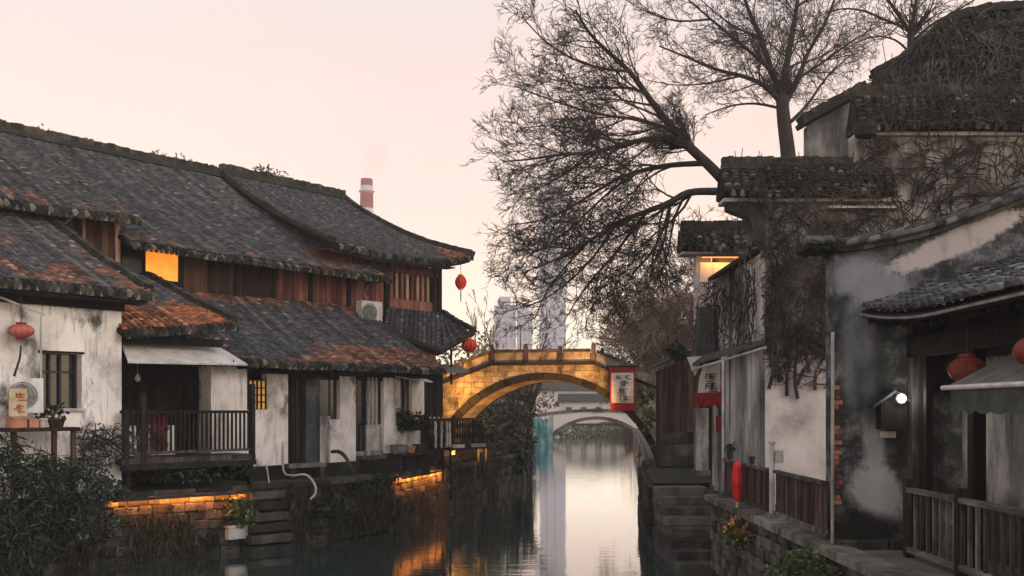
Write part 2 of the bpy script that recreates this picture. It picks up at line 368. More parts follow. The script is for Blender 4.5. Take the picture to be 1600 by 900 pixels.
# ------------------------------------------------------------------ helpers: geometry
class MB:
    """collects shapes in world coordinates"""
    def __init__(s): s.v = []; s.f = []; s.rnd = []; s.org = []
    def face(s, pts, r=None, o=0.0):
        k = len(s.v); s.v += [tuple(p) for p in pts]; s.f.append(tuple(range(k, k + len(pts))))
        s.rnd.append(random.random() if r is None else r); s.org.append(o)
    def raw(s, vs, fs, r=None, o=0.0):
        k = len(s.v); s.v += [tuple(p) for p in vs]
        for f in fs:
            s.f.append(tuple(i + k for i in f)); s.rnd.append(random.random() if r is None else r); s.org.append(o)
    def box(s, c, size, rotz=0.0, mtx=None, r=None):
        hx, hy, hz = size[0] / 2, size[1] / 2, size[2] / 2
        vs_ = [Vector((x * hx, y * hy, z * hz)) for z in (-1, 1) for y in (-1, 1) for x in (-1, 1)]
        m = mtx or Matrix.Rotation(rotz, 3, 'Z')
        s.raw([m @ p + Vector(c) for p in vs_], [(0, 2, 3, 1), (4, 5, 7, 6), (0, 1, 5, 4), (2, 6, 7, 3), (0, 4, 6, 2), (1, 3, 7, 5)], r)
    def bar(s, a, b, w, h=None, r=None):
        a, b = Vector(a), Vector(b); d = b - a
        if d.length < 1e-6: return
        x = d.normalized(); up = Vector((0, 0, 1)) if abs(x.z) < .95 else Vector((1, 0, 0))
        y = up.cross(x).normalized(); z = x.cross(y)
        m = Matrix((x, y, z)).transposed()
        s.box((a + b) / 2, (d.length, w, h or w), mtx=m, r=r)
    def tube(s, pts, rad, n=6, caps=True, r=None):
        pts = [Vector(p) for p in pts]; k0 = len(s.v); m = len(pts)
        if not hasattr(rad, '__len__'): rad = [rad] * m
        prev = None
        for i, p in enumerate(pts):
            d = (pts[min(i + 1, m - 1)] - pts[max(i - 1, 0)])
            if d.length < 1e-9: d = Vector((0, 0, 1))
            d.normalize()
            if prev is None:
                a = Vector((0, 0, 1)).cross(d)
                if a.length < .1: a = Vector((1, 0, 0)).cross(d)
                a.normalize()
            else:
                a = prev - d * prev.dot(d); a.normalize()
            prev = a; b = d.cross(a)
            for q in range(n):
                t = 2 * math.pi * q / n
                s.v.append(tuple(p + (a * math.cos(t) + b * math.sin(t)) * rad[i]))
        rr = random.random() if r is None else r
        for i in range(m - 1):
            for q in range(n):
                q2 = (q + 1) % n
                s.f.append((k0 + i * n + q, k0 + i * n + q2, k0 + (i + 1) * n + q2, k0 + (i + 1) * n + q)); s.rnd.append(rr); s.org.append(0)
        if caps:
            s.f.append(tuple(k0 + q for q in reversed(range(n)))); s.rnd.append(rr); s.org.append(0)
            s.f.append(tuple(k0 + (m - 1) * n + q for q in range(n))); s.rnd.append(rr); s.org.append(0)
    def lathe(s, c, prof, n=20, sx=1, sy=1):
        k0 = len(s.v); c = Vector(c)
        for (r_, z) in prof:
            for q in range(n):
                t = 2 * math.pi * q / n
                s.v.append((c.x + r_ * sx * math.cos(t), c.y + r_ * sy * math.sin(t), c.z + z))
        for i in range(len(prof) - 1):
            for q in range(n):
                q2 = (q + 1) % n
                s.f.append((k0 + i * n + q, k0 + i * n + q2, k0 + (i + 1) * n + q2, k0 + (i + 1) * n + q)); s.rnd.append(.5); s.org.append(0)
        s.f.append(tuple(k0 + q for q in reversed(range(n)))); s.rnd.append(.5); s.org.append(0)
        s.f.append(tuple(k0 + (len(prof) - 1) * n + q for q in range(n))); s.rnd.append(.5); s.org.append(0)
    def prism(s, poly, depth_vec, r=None):
        d = Vector(depth_vec); n = len(poly); P = [Vector(p) for p in poly]
        s.raw(P + [p + d for p in P], [tuple(range(n))] + [tuple(range(2 * n - 1, n - 1, -1))] +
              [(i, i + n, (i + 1) % n + n, (i + 1) % n) for i in range(n)], r)

OFF = {}
def obj(name, mb, m, parent=None, smooth=False, kind=None, label=None):
    v = np.array(mb.v, dtype=float)
    if parent is not None: off = OFF[parent.name]
    else: off = Vector(((v[:, 0].min() + v[:, 0].max()) / 2, (v[:, 1].min() + v[:, 1].max()) / 2, v[:, 2].min()))
    me = bpy.data.meshes.new(name)
    me.from_pydata((v - np.array(off)).tolist(), [], mb.f)
    if m in ('tile', 'mossy_tile', 'black_tile') or m.startswith('leaf'):
        a = me.attributes.new('rnd', 'FLOAT', 'FACE'); a.data.foreach_set('value', mb.rnd)
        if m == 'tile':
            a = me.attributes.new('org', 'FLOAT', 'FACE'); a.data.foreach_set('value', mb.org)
    if smooth: me.polygons.foreach_set('use_smooth', [True] * len(me.polygons))
    me.materials.append(M[m]); me.update()
    o = bpy.data.objects.new(name, me); col.objects.link(o)
    if parent is not None: o.parent = parent
    else: o.location = off
    OFF[o.name] = Vector(off)
    if kind: o['kind'] = kind
    if label: o['label'] = label
    return o

def tag(o, label, cat, group=None):
    o['label'] = label; o['category'] = cat
    if group: o['group'] = group
    return o

def thing(name, label, cat, loc, group=None):
    o = bpy.data.objects.new(name, None); o.empty_display_size = .2
    col.objects.link(o); o.location = loc; OFF[o.name] = Vector(loc)
    return tag(o, label, cat, group)

def sub(o, part):
    """make o a sub-part of a part of the same thing, staying where it is"""
    o.parent = part; o.matrix_parent_inverse = part.matrix_basis.inverted(); return o

UNIT = {}
def unit_mesh(m, var=0, rough_=0.0):
    key = (m, var, rough_)
    if key not in UNIT:
        rs = random.Random(hash((m, var)) % 9999 if False else len(UNIT) * 7 + var)
        bm = bmesh.new(); bmesh.ops.create_cube(bm, size=1.0)
        if rough_:
            bmesh.ops.bevel(bm, geom=bm.edges[:], offset=.07, segments=1, affect='EDGES')
            for v in bm.verts: v.co += Vector((rs.uniform(-1, 1), rs.uniform(-1, 1), rs.uniform(-1, 1))) * rough_
        me = bpy.data.meshes.new('piece_' + m); bm.to_mesh(me); bm.free()
        me.materials.append(M[m]); UNIT[key] = me
    return UNIT[key]

def pc(name, parent, m, c, size, rotz=0.0, rot=None, var=0, rough_=0.0, label=None):
    """one box-like piece (shared mesh) under its parent"""
    o = bpy.data.objects.new(name, unit_mesh(m, var, rough_)); col.objects.link(o)
    o.parent = parent
    base = OFF[parent.name]
    o.location = Vector(c) - base; o.scale = size
    o.rotation_euler = rot if rot is not None else (0, 0, rotz)
    OFF[o.name] = base
    if label: o['label'] = label
    return o

def pbar(name, parent, m, a, b, w, h):
    """a straight bar between two points as one piece"""
    a, b = Vector(a), Vector(b); d = b - a
    x = d.normalized(); up = Vector((0, 0, 1)) if abs(x.z) < .95 else Vector((1, 0, 0))
    y = up.cross(x).normalized(); z = x.cross(y)
    rot = Matrix((x, y, z)).transposed().to_euler()
    return pc(name, parent, m, (a + b) / 2, (d.length, w, h), rot=rot)

# a point from photo column/row at a chosen depth (used to read positions off the photograph)
def W(px, py, Y): return Vector(((px - 800) / FPX * Y, Y, CAMZ - (py - HZ) / FPX * Y))
# frame of the left bank houses: s along the row (away from us), t out towards the canal
U = Vector((.655, .756, 0)).normalized(); N = Vector((U.y, -U.x, 0)); LA = Vector((-7, 30, 0)); LROT = math.atan2(U.y, U.x)
def L(s, t, z): return Vector((LA.x + U.x * s + N.x * t, LA.y + U.y * s + N.y * t, z))
def S(px, t):
    r = (px - 800) / FPX; x0 = LA.x + N.x * t; y0 = LA.y + N.y * t
    return (r * y0 - x0) / (U.x - r * U.y)
def ZL(px, py, t): return CAMZ - (py - HZ) / FPX * (LA.y + N.y * t + U.y * S(px, t))
def LP(px, py, t): return L(S(px, t), t, ZL(px, py, t))
def lbox(name, parent, m, s0, s1, t0, t1, z0, z1, label=None):
    return pc(name, parent, m, L((s0 + s1) / 2, (t0 + t1) / 2, (z0 + z1) / 2), (abs(s1 - s0), abs(t1 - t0), abs(z1 - z0)), LROT, label=label)

# ------------------------------------------------------------------ tiled roofs
def tiles(name, parent, surf, ulen, vlen, m='tile', pitch=.165, expo=.125, orange=None, jit=.75, lift=0.0, kind='stuff'):
    """rows of overlapping curved tiles over surf(u,v): u along the eave, v from eave to ridge"""
    mb = MB(); nu = max(2, int(ulen / pitch)); nv = max(2, int(vlen / expo))
    eps = 1e-3; r0 = pitch * .40
    ang = [0, math.pi / 3, 2 * math.pi / 3, math.pi]
    for i in range(nu):
        u = (i + .5) / nu; colj = random.gauss(0, .01) * jit; coltone = random.gauss(0, .12)
        for j in range(nv):
            v0 = j / nv; v1 = min(1.0, (j + 1.35) / nv)
            p0 = Vector(surf(u, v0)); p1 = Vector(surf(u, v1))
            du = Vector(surf(min(1, u + .5 / nu), v0)) - Vector(surf(max(0, u - .5 / nu), v0)); wu = du.length; du.normalize()
            dv = (p1 - p0).normalized(); nn = du.cross(dv)
            if nn.z < 0: nn = -nn
            j1 = random.gauss(0, .012) * jit + colj; j2 = random.gauss(0, .006) * jit; tw = random.gauss(0, .012) * jit
            og = orange(u, v0) if orange else 0.0
            rr = max(0, min(.94, .5 + coltone + random.gauss(0, .22)))
            if random.random() < .010: rr = 1.0
            lo = [p0 + du * (math.cos(a) * r0 + j1) + nn * (math.sin(a) * r0 * .85 + .055 + j2 + lift) for a in ang]
            hi = [p1 + du * (math.cos(a) * r0 * .9 + j1 + tw) + nn * (math.sin(a) * r0 * .75 + .012 + lift) for a in ang]
            mb.raw(lo + hi, [(0, 1, 5, 4), (1, 2, 6, 5), (2, 3, 7, 6), (3, 2, 1, 0)], rr, og)
            # the hollow tile beside it
            q0 = p0 + du * wu * .5; q1 = p1 + du * wu * .5; h = wu * .34
            rr2 = random.random() * .8
            lo = [q0 - du * h + nn * (.045 + lift), q0 + nn * (.012 + j2 + lift), q0 + du * h + nn * (.045 + lift)]
            hi = [q1 - du * h + nn * (.02 + lift), q1 - nn * (.015 - lift), q1 + du * h + nn * (.02 + lift)]
            mb.raw(lo + hi, [(0, 1, 4, 3), (1, 2, 5, 4)], rr2, og * .8)
    return obj(name, mb, m, parent, kind=kind)

def deck(name, parent, surf, m, nu=14, nv=8, thick=.10, drop=.02):
    """the board sheet under the tiles, a closed slab"""
    mb = MB(); vt = []; vb = []
    for j in range(nv + 1):
        for i in range(nu + 1):
            p = Vector(surf(i / nu, j / nv)); vt.append(p - Vector((0, 0, drop))); vb.append(p - Vector((0, 0, drop + thick)))
    n1 = nu + 1; fs = []; K = len(vt)
    for j in range(nv):
        for i in range(nu):
            a = j * n1 + i; fs.append((a, a + 1, a + n1 + 1, a + n1)); fs.append((K + a, K + a + n1, K + a + n1 + 1, K + a + 1))
    for i in range(nu):
        a = i; fs.append((a, K + a, K + a + 1, a + 1)); a = nv * n1 + i; fs.append((a, a + 1, K + a + 1, K + a))
    for j in range(nv):
        a = j * n1; fs.append((a, a + n1, K + a + n1, K + a)); a = j * n1 + nu; fs.append((a, K + a, K + a + n1, a + n1))
    mb.raw(vt + vb, fs)
    return obj(name, mb, m, parent)

def wavy_ridge(name, parent, pts, w, h, m='mossy_tile', seg=.13):
    """ridge of tiles set on edge: a row of thin upright slabs on a low bed"""
    mb = MB(); pts = [Vector(p) for p in pts]
    for a, b in zip(pts, pts[1:]):
        d = b - a; n = max(1, int(d.length / seg)); x = d.normalized()
        mb.bar(a + Vector((0, 0, h * .22)), b + Vector((0, 0, h * .22)), w * 1.25, h * .44, r=.4)
        for i in range(n):
            p = a + d * ((i + .5) / n); hh = h * random.uniform(.46, .60)
            y = Vector((0, 0, 1)).cross(x).normalized(); z = x.cross(y)
            mm = Matrix((x, y, z)).transposed() @ Matrix.Rotation(random.gauss(0, .05), 3, 'Y')
            mb.box(p + Vector((0, 0, h * .44 + hh / 2 - .01)), (d.length / n * .93, w * random.uniform(.85, 1.0), hh), mtx=mm, r=random.uniform(.15, .72))
    return obj(name, mb, m, parent, kind='stuff')

def eave_roll(name, parent, surf, ulen, m='mossy_tile', r=.058, pitch=.165, drop=.05):
    """the row of round tile ends along an eave"""
    mb = MB(); n = max(2, int(ulen / pitch))
    for i in range(n):
        u = (i + .5) / n
        p = Vector(surf(u, 0)); q = Vector(surf(u, .06)); d = (q - p).normalized()
        mb.tube([p - d * .10 + Vector((0, 0, -drop + random.gauss(0, .012))), p + d * .22 + Vector((0, 0, -drop + .03))], [r * random.uniform(.9, 1.12), r * .8], 7)
        u2 = (i + 1) / n
        p = Vector(surf(u2, 0)); q = Vector(surf(u2, .06)); d = (q - p).normalized()
        mb.box(p - d * .03 + Vector((0, 0, -drop - .075)), (.10, .10, .15))
    return obj(name, mb, m, parent, kind='stuff')

def rect_surf(e0, e1, r0, r1, sag=.12, warp=None):
    """eave e0..e1, ridge r0..r1, hollow curve down the slope"""
    e0, e1, r0, r1 = map(Vector, (e0, e1, r0, r1))
    def f(u, v):
        a = e0.lerp(e1, u); b = r0.lerp(r1, u)
        p = a.lerp(b, v); p.z -= sag * 4 * v * (1 - v) * .5 * (b.z - a.z) * .5
        p.z += .035 * mnoise.noise(p * .55) * 1.6
        if warp: p = p + Vector(warp(u, v))
        return p
    return f

# ------------------------------------------------------------------ foliage, vines, trees
def leaf_cloud(mb, c, rad, n, size, long=1.6, droop=.3, shell=.35):
    c = Vector(c)
    for _ in range(n):
        d = Vector((random.gauss(0, 1), random.gauss(0, 1), random.gauss(0, 1))).normalized() * (random.uniform(shell, 1) ** .6)
        p = c + Vector((d.x * rad[0], d.y * rad[1], d.z * rad[2]))
        a = Vector((random.gauss(0, 1), random.gauss(0, 1), random.gauss(-droop, .7))).normalized()
        b = a.cross(Vector((random.gauss(0, 1), random.gauss(0, 1), random.gauss(0, 1)))).normalized()
        s = size * random.uniform(.6, 1.4); k = s * long
        mb.face([p, p + a * k * .45 + b * s * .5, p + a * k, p + a * k * .45 - b * s * .5])

def vines(mb, o, ux, uy, w, h, n, length, thick, down=.5, lift=.03, dens=None):
    """creeping stems wandering over a wall plane"""
    o, ux, uy = Vector(o), Vector(ux), Vector(uy); nn = ux.cross(uy).normalized()
    if nn.y > 0: nn = -nn
    k = 0; tries = 0
    while k < n and tries < n * 6:
        tries += 1
        x, y = random.uniform(0, w), random.uniform(0, h)
        if dens and random.random() > dens(x / w, y / h): continue
        k += 1
        a = random.uniform(0, 6.28) if random.random() < .6 else random.choice((0, 3.14)) + random.gauss(0, .4)
        pts = []; m = random.randint(4, 9); st = length * random.uniform(.5, 1.3) / m
        for i in range(m):
            pts.append(o + ux * x + uy * y + nn * (lift * random.uniform(.3, 2.0)))
            a += random.gauss(0, .55)
            x += math.cos(a) * st; y += math.sin(a) * st - down * st * .5
            if not (0 <= x <= w and 0 <= y <= h): break
        if len(pts) > 1:
            t = thick * random.uniform(.5, 1.5)
            mb.tube(pts, [t * (1 - .6 * i / len(pts)) for i in range(len(pts))], 3, caps=False)

def perp(d):
    a = Vector((random.gauss(0, 1), random.gauss(0, 1), random.gauss(0, 1)))
    a -= d * a.dot(d)
    return a.normalized()

class Tree:
    def __init__(s, bias=(0, 0, .1), spread=.75, minr=.009, levels=4, density=1.0, flat=1.0):
        s.mbs = {0: MB(), 1: MB(), 2: MB()}; s.bias = Vector(bias); s.spread = spread; s.minr = minr; s.levels = levels; s.density = density; s.flat = flat
    def limb(s, pts, r0, r1, level=0, spawn=(.25, 1.0)):
        pts = [Vector(p) for p in pts]
        # smooth the path a little
        fine = []
        for a, b in zip(pts, pts[1:]):
            k = 3
            for i in range(k): fine.append(a.lerp(b, i / k))
        fine.append(pts[-1])
        for _ in range(2):
            fine = [fine[0]] + [(fine[i - 1] + fine[i] * 2 + fine[i + 1]) / 4 for i in range(1, len(fine) - 1)] + [fine[-1]]
        m = len(fine); rad = [r0 + (r1 - r0) * i / (m - 1) for i in range(m)]
        s.mbs[min(level, 2)].tube(fine, rad, 8 if level == 0 else 5, caps=False)
        tot = sum((b - a).length for a, b in zip(fine, fine[1:]))
        n = int(tot * 3.0 * s.density)
        for k in range(n):
            f = spawn[0] + (spawn[1] - spawn[0]) * (k + random.random()) / n
            i = min(m - 2, int(f * (m - 1)))
            d = (fine[i + 1] - fine[i]).normalized()
            s.branch(fine[i].lerp(fine[i + 1], random.random()), d, rad[i], max(.9, min(2.6, tot * .40) * random.uniform(.5, 1.2) * (1.2 - .72 * f)), level + 1)
    def branch(s, p, d, rpar, length, level):
        dd = (d + perp(d) * s.spread * random.uniform(.6, 1.5) + s.bias * random.uniform(.2, 1.2)).normalized()
        dd.y *= s.flat; dd.normalize()
        r = max(s.minr, min(rpar * random.uniform(.35, .6), .012 + length * .012))
        m = 5 if level < 3 else 4; pts = [p.copy()]; q = p.copy(); cur = dd.copy()
        for i in range(m):
            cur = (cur + perp(cur) * .22 + s.bias * .10).normalized()
            q = q + cur * (length / m); pts.append(q.copy())
        n = m + 1
        s.mbs[min(level, 2)].tube(pts, [max(s.minr * .7, r * (1 - .75 * i / n)) for i in range(n)], 4 if level < 3 else 3, caps=False)
        if level >= s.levels or length < .28: return
        k = int(round((length * 3.4 + 1.6) * s.density))
        for c in range(k):
            f = random.uniform(.25, 1.0); i = min(m - 1, int(f * m))
            s.branch(pts[i].lerp(pts[i + 1], random.random()), (pts[i + 1] - pts[i]).normalized(), r * (1 - .6 * f), length * random.uniform(.32, .62), level + 1)
    def build(s, name, label, base, group=None, twig='twig', bark='bark'):
        t = thing(name, label, 'tree', base, group)
        obj('trunk', s.mbs[0], bark, t, smooth=True)
        if s.mbs[1].f: obj('limbs', s.mbs[1], bark, t, kind='stuff')
        if s.mbs[2].f: obj('crown', s.mbs[2], twig, t, kind='stuff')
        return t

# ================================================================== SETTING
def structure(o): o['kind'] = 'structure'; return o
BL = [(-24, -5), (-20, 10), (-15.5, 19.5), (-11.2, 24), (-7.6, 27.4), (-5.4, 29.6), (-4.2, 32), (-2.75, 37.5), (-2.3, 40), (-.2, 48), (1.1, 57), (2.2, 106), (4.4, 112), (4.6, 130), (4.6, 300)]
BR = [(5, -5), (5, 23.6), (5.65, 23.9), (5.65, 28), (4.1, 28.05), (5.1, 38), (5.8, 41), (8.2, 60), (14, 110), (16.2, 118), (16.2, 300)]
GL, GR = 1.85, 1.82
mb = MB(); mb.face([(-70, -10, 0), (70, -10, 0), (70, 310, 0), (-70, 310, 0)])
structure(obj('water', mb, 'water'))
mb = MB()
for a, b in zip(BL, BL[1:]):
    mb.face([(-300, a[1], GL), (a[0] - .05, a[1], GL), (b[0] - .05, b[1], GL), (-300, b[1], GL)])
    mb.face([(a[0] - .3, a[1], -1.5), (b[0] - .3, b[1], -1.5), (b[0] - .3, b[1], GL), (a[0] - .3, a[1], GL)])
for a, b in zip(BR, BR[1:]):
    if abs(a[1] - b[1]) < .1: continue
    mb.face([(a[0] + .05, a[1], GR), (300, a[1], GR), (300, b[1], GR), (b[0] + .05, b[1], GR)])
mb.face([(-300, 300, GL), (300, 300, GL), (300, 520, GL), (-300, 520, GL)])
mb.face([(-70, 300, -1.5), (70, 300, -1.5), (70, 300, GL), (-70, 300, GL)])
structure(obj('ground', mb, 'ground'))

def stone_wall(name, label, cat, pts, z0, z1, m, rows, lrange, side=1, back=.35, seed=3, kindless=False, group=None, cap=None):
    """a quay wall: mortar backing, single stones set proud of it, row by row"""
    rs = random.Random(seed)
    t = thing(name, label, cat, (pts[0][0], pts[0][1], z0), group)
    mb = MB()
    for a, b in zip(pts, pts[1:]):
        a, b = Vector((*a, 0)), Vector((*b, 0)); d = (b - a).normalized(); nn = Vector((d.y, -d.x, 0)) * side
        mb.prism([(a - nn * .02) + Vector((0, 0, z0 - .8)), (b - nn * .02) + Vector((0, 0, z0 - .8)), (b - nn * .02) + Vector((0, 0, z1 - .01)), (a - nn * .02) + Vector((0, 0, z1 - .01))], -nn * back)
    obj('core', mb, 'mortar', t)
    hrow = (z1 - z0) / rows
    for a, b in zip(pts, pts[1:]):
        a, b = Vector((*a, 0)), Vector((*b, 0)); d = b - a; ln = d.length; d.normalize(); nn = Vector((d.y, -d.x, 0)) * side; rz = math.atan2(d.y, d.x)
        for r in range(rows):
            x = -rs.random() * .2
            while x < ln - .05:
                w = rs.uniform(*lrange); x2 = min(x + w, ln + .04); w = x2 - max(x, 0); xm = (max(x, 0) + x2) / 2
                if w > .06:
                    dep = .16 + rs.uniform(-.03, .05); h = hrow * rs.uniform(.86, .97)
                    pc('stone', t, m, a + d * xm + nn * (dep / 2 - .06) + Vector((0, 0, z0 + hrow * (r + .5) + rs.uniform(-.012, .012))),
                       (w * .96, dep, h), rot=(0, rs.gauss(0, .012), rz + rs.gauss(0, .012)), var=rs.randint(0, 4), rough_=.035)
                x = x2
        if cap:
            x = 0
            while x < ln:
                w = min(rs.uniform(.9, 1.5), ln - x)
                if w < .1: break
                pc('coping', t, cap, a + d * (x + w / 2) + nn * .06 + Vector((0, 0, z1 + .07)), (w * .985, .46, .15), rot=(0, rs.gauss(0, .006), rz), var=rs.randint(0, 4), rough_=.02)
                x += w
    return t

stone_wall('quay_wall', 'mossy dark stone quay wall below the white waterside houses', 'quay wall', [(-15.5, 19.5), (-11.2, 24), (-7.6, 27.4), (-5.4, 29.6), (-4.2, 32), (-2.75, 37.5)], -.05, 1.72, 'dark_stone', 7, (.22, .62), cap='dark_stone')
stone_wall('quay_wall', 'dark stone quay wall with hanging weeds beneath and beyond the bridge on the house side', 'quay wall', [(-2.75, 37.5), (-2.3, 40), (-.2, 48), (1.1, 57)], -.05, 1.6, 'dark_stone', 4, (.6, 1.1), seed=5, cap='dark_stone')
stone_wall('quay_wall', 'low stone retaining wall under the brown fence on the footpath side', 'quay wall', [(5.0, 23.6), (5.0, 14.8), (5.0, 11.2)], .1, 1.78, 'step_stone', 7, (.22, .5), seed=7, side=1, cap='stone')
stone_wall('quay_wall', 'dark stone quay between the water stairs and the bridge foot', 'quay wall', [(5.1, 38), (4.1, 28.1)], -.05, 1.74, 'dark_stone', 5, (.35, .7), seed=9)
stone_wall('quay_wall', 'short stone wall flanking the right edge of the water stairs', 'quay wall', [(5.68, 28), (5.68, 23.9)], -.05, 1.75, 'dark_stone', 4, (.5, .9), seed=10)
stone_wall('quay_wall', 'pale far quay wall between the two bridges on the footpath side', 'quay wall', [(14, 110), (8.2, 60), (5.8, 42.2)], -.05, 1.75, 'stone', 2, (3, 5), seed=12)

# water stairs down to the canal
st = thing('water_stairs', 'worn dark stone steps going down into the canal beside the footpath', 'stairs', (4.85, 24, 0))
ns = 8
for k in range(ns):
    z1 = .16 + k * 1.62 / (ns - 1); y0 = 23.95 + k * .50
    pc('step', st, 'step_stone', (4.86 + random.uniform(-.03, .03), (y0 + 28.05) / 2, z1 - .12), (1.5, 28.05 - y0, .24), rot=(0, random.gauss(0, .006), random.gauss(0, .008)), var=k % 4, rough_=.012)
mb = MB(); mb.box((4.86, 26.3, -.1), (1.44, 3.4, .5)); obj('base', mb, 'mortar', st)
# stone platform at the top of the stairs is the ground there
mb = MB(); mb.prism([(4.15, 28.1, 1.70), (7.5, 28.1, 1.70), (7.5, 39.5, 1.70), (5.15, 38.0, 1.70)], (0, 0, .155))
structure(obj('platform', mb, 'dark_stone'))
mb = MB(); mb.prism([(5.2, -2, 1.7), (9.5, -2, 1.7), (9.5, 28, 1.7), (5.75, 28, 1.7), (5.75, 23.7, 1.7), (5.2, 23.5, 1.7)], (0, 0, .135))
structure(obj('footpath', mb, 'path'))

# ================================================================== ARCH BRIDGE
BC = Vector((1.3, 40, 0)); BA = Vector((math.cos(R(-12)), math.sin(R(-12)), 0)); BB = Vector((-BA.y, BA.x, 0)); BROT = R(-12)
def BP(a, b, z): return BC + BA * a + BB * b + Vector((0, 0, z))
HALF, SPRING, CROWN, WID, RING = 4.62, 1.95, 5.25, 3.2, .28
RR = (HALF ** 2 + (CROWN - SPRING) ** 2) / (2 * (CROWN - SPRING)); CZ = CROWN - RR
TH = math.asin(HALF / RR)
def deck_z(a):     # string course level
    if a < -2.2: return 5.92 - (-2.2 - a) * .36
    if a > 2.1: return 5.92 - (a - 2.1) * .40
    return 5.92
br = thing('arch_bridge', 'old single-arch stone bridge glowing under warm floodlight across the canal', 'bridge', BP(0, 1.6, 0))
# barrel (soffit) stones in strips
nb = 22
for k in range(nb):
    t0 = -TH + 2 * TH * k / nb; t1 = -TH + 2 * TH * (k + 1) / nb - .006
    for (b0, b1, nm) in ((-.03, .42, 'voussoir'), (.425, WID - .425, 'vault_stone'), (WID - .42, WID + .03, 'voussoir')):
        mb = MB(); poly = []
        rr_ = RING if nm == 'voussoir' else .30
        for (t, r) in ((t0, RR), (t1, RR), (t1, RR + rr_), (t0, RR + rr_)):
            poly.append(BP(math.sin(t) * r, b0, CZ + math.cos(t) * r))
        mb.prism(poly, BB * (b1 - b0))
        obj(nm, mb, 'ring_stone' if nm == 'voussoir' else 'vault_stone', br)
# abutments below the springing
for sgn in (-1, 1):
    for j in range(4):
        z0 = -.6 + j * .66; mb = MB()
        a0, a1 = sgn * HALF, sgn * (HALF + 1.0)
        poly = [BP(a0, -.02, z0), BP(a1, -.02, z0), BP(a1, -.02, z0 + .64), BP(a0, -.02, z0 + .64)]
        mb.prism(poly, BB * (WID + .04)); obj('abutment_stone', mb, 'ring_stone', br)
# spandrel core
def arch_top(a):
    r = RR + RING - .02
    return CZ + math.sqrt(r * r - a * a) if abs(a) < r - .05 else -1
mb = MB(); xs = [-9.0 + i * .25 for i in range(75)]
for x0, x1 in zip(xs, xs[1:]):
    if x1 > 8.6: break
    l0, l1 = max(-.5, arch_top(x0)), max(-.5, arch_top(x1)); u0, u1 = deck_z(x0) - .05, deck_z(x1) - .05
    if u0 <= l0 + .02 or u1 <= l1 + .02: continue
    mb.prism([BP(x0, .05, l0), BP(x1, .05, l1), BP(x1, .05, u1), BP(x0, .05, u0)], BB * (WID - .1))
obj('core', mb, 'bridge_core', br)
# spandrel stones, each trimmed to the ring and the deck line
def clip(poly, px, pz, nx, nz):
    out = []
    for i in range(len(poly)):
        p, q = poly[i], poly[(i + 1) % len(poly)]
        dp = (p[0] - px) * nx + (p[1] - pz) * nz; dq = (q[0] - px) * nx + (q[1] - pz) * nz
        if dp >= 0: out.append(p)
        if dp * dq < 0:
            t = dp / (dp - dq); out.append((p[0] + (q[0] - p[0]) * t, p[1] + (q[1] - p[1]) * t))
    return out
rs = random.Random(4)
zrow = 1.2; ri = 0
while zrow < 5.9:
    h = rs.uniform(.20, .27); x = -7.6 + rs.random() * .4
    while x < 7.4:
        w = rs.uniform(.32, .66); poly = [(x, zrow), (x + w - .015, zrow), (x + w - .015, zrow + h - .015), (x, zrow + h - .015)]
        xm, zm = x + w / 2, zrow + h / 2
        dx, dz = xm, zm - CZ; rr_ = math.hypot(dx, dz)
        ok = True
        if zm > CZ and abs(xm) < RR + 1.5:
            nx, nz = dx / rr_, dz / rr_
            poly = clip(poly, nx * (RR + RING + .01), CZ + nz * (RR + RING + .01), nx, nz)
        elif abs(xm) < HALF + 1.0: ok = False
        if ok and len(poly) > 2:
            zt = deck_z(xm) - .06; sl = 0 if -2.2 < xm < 2.1 else (.36 if xm < 0 else -.40)
            poly = clip(poly, xm, zt, sl, -1) if True else poly
        if ok and len(poly) > 2:
            ar = abs(sum(poly[i][0] * poly[(i + 1) % len(poly)][1] - poly[(i + 1) % len(poly)][0] * poly[i][1] for i in range(len(poly)))) / 2
            if ar > .012:
                pr = rs.uniform(-.012, .012); mb = MB()
                mb.prism([BP(a, -.0 + pr, z) for a, z in poly], BB * .12); obj('stone', mb, 'bridge_stone', br)
        x += w
    zrow += h; ri += 1
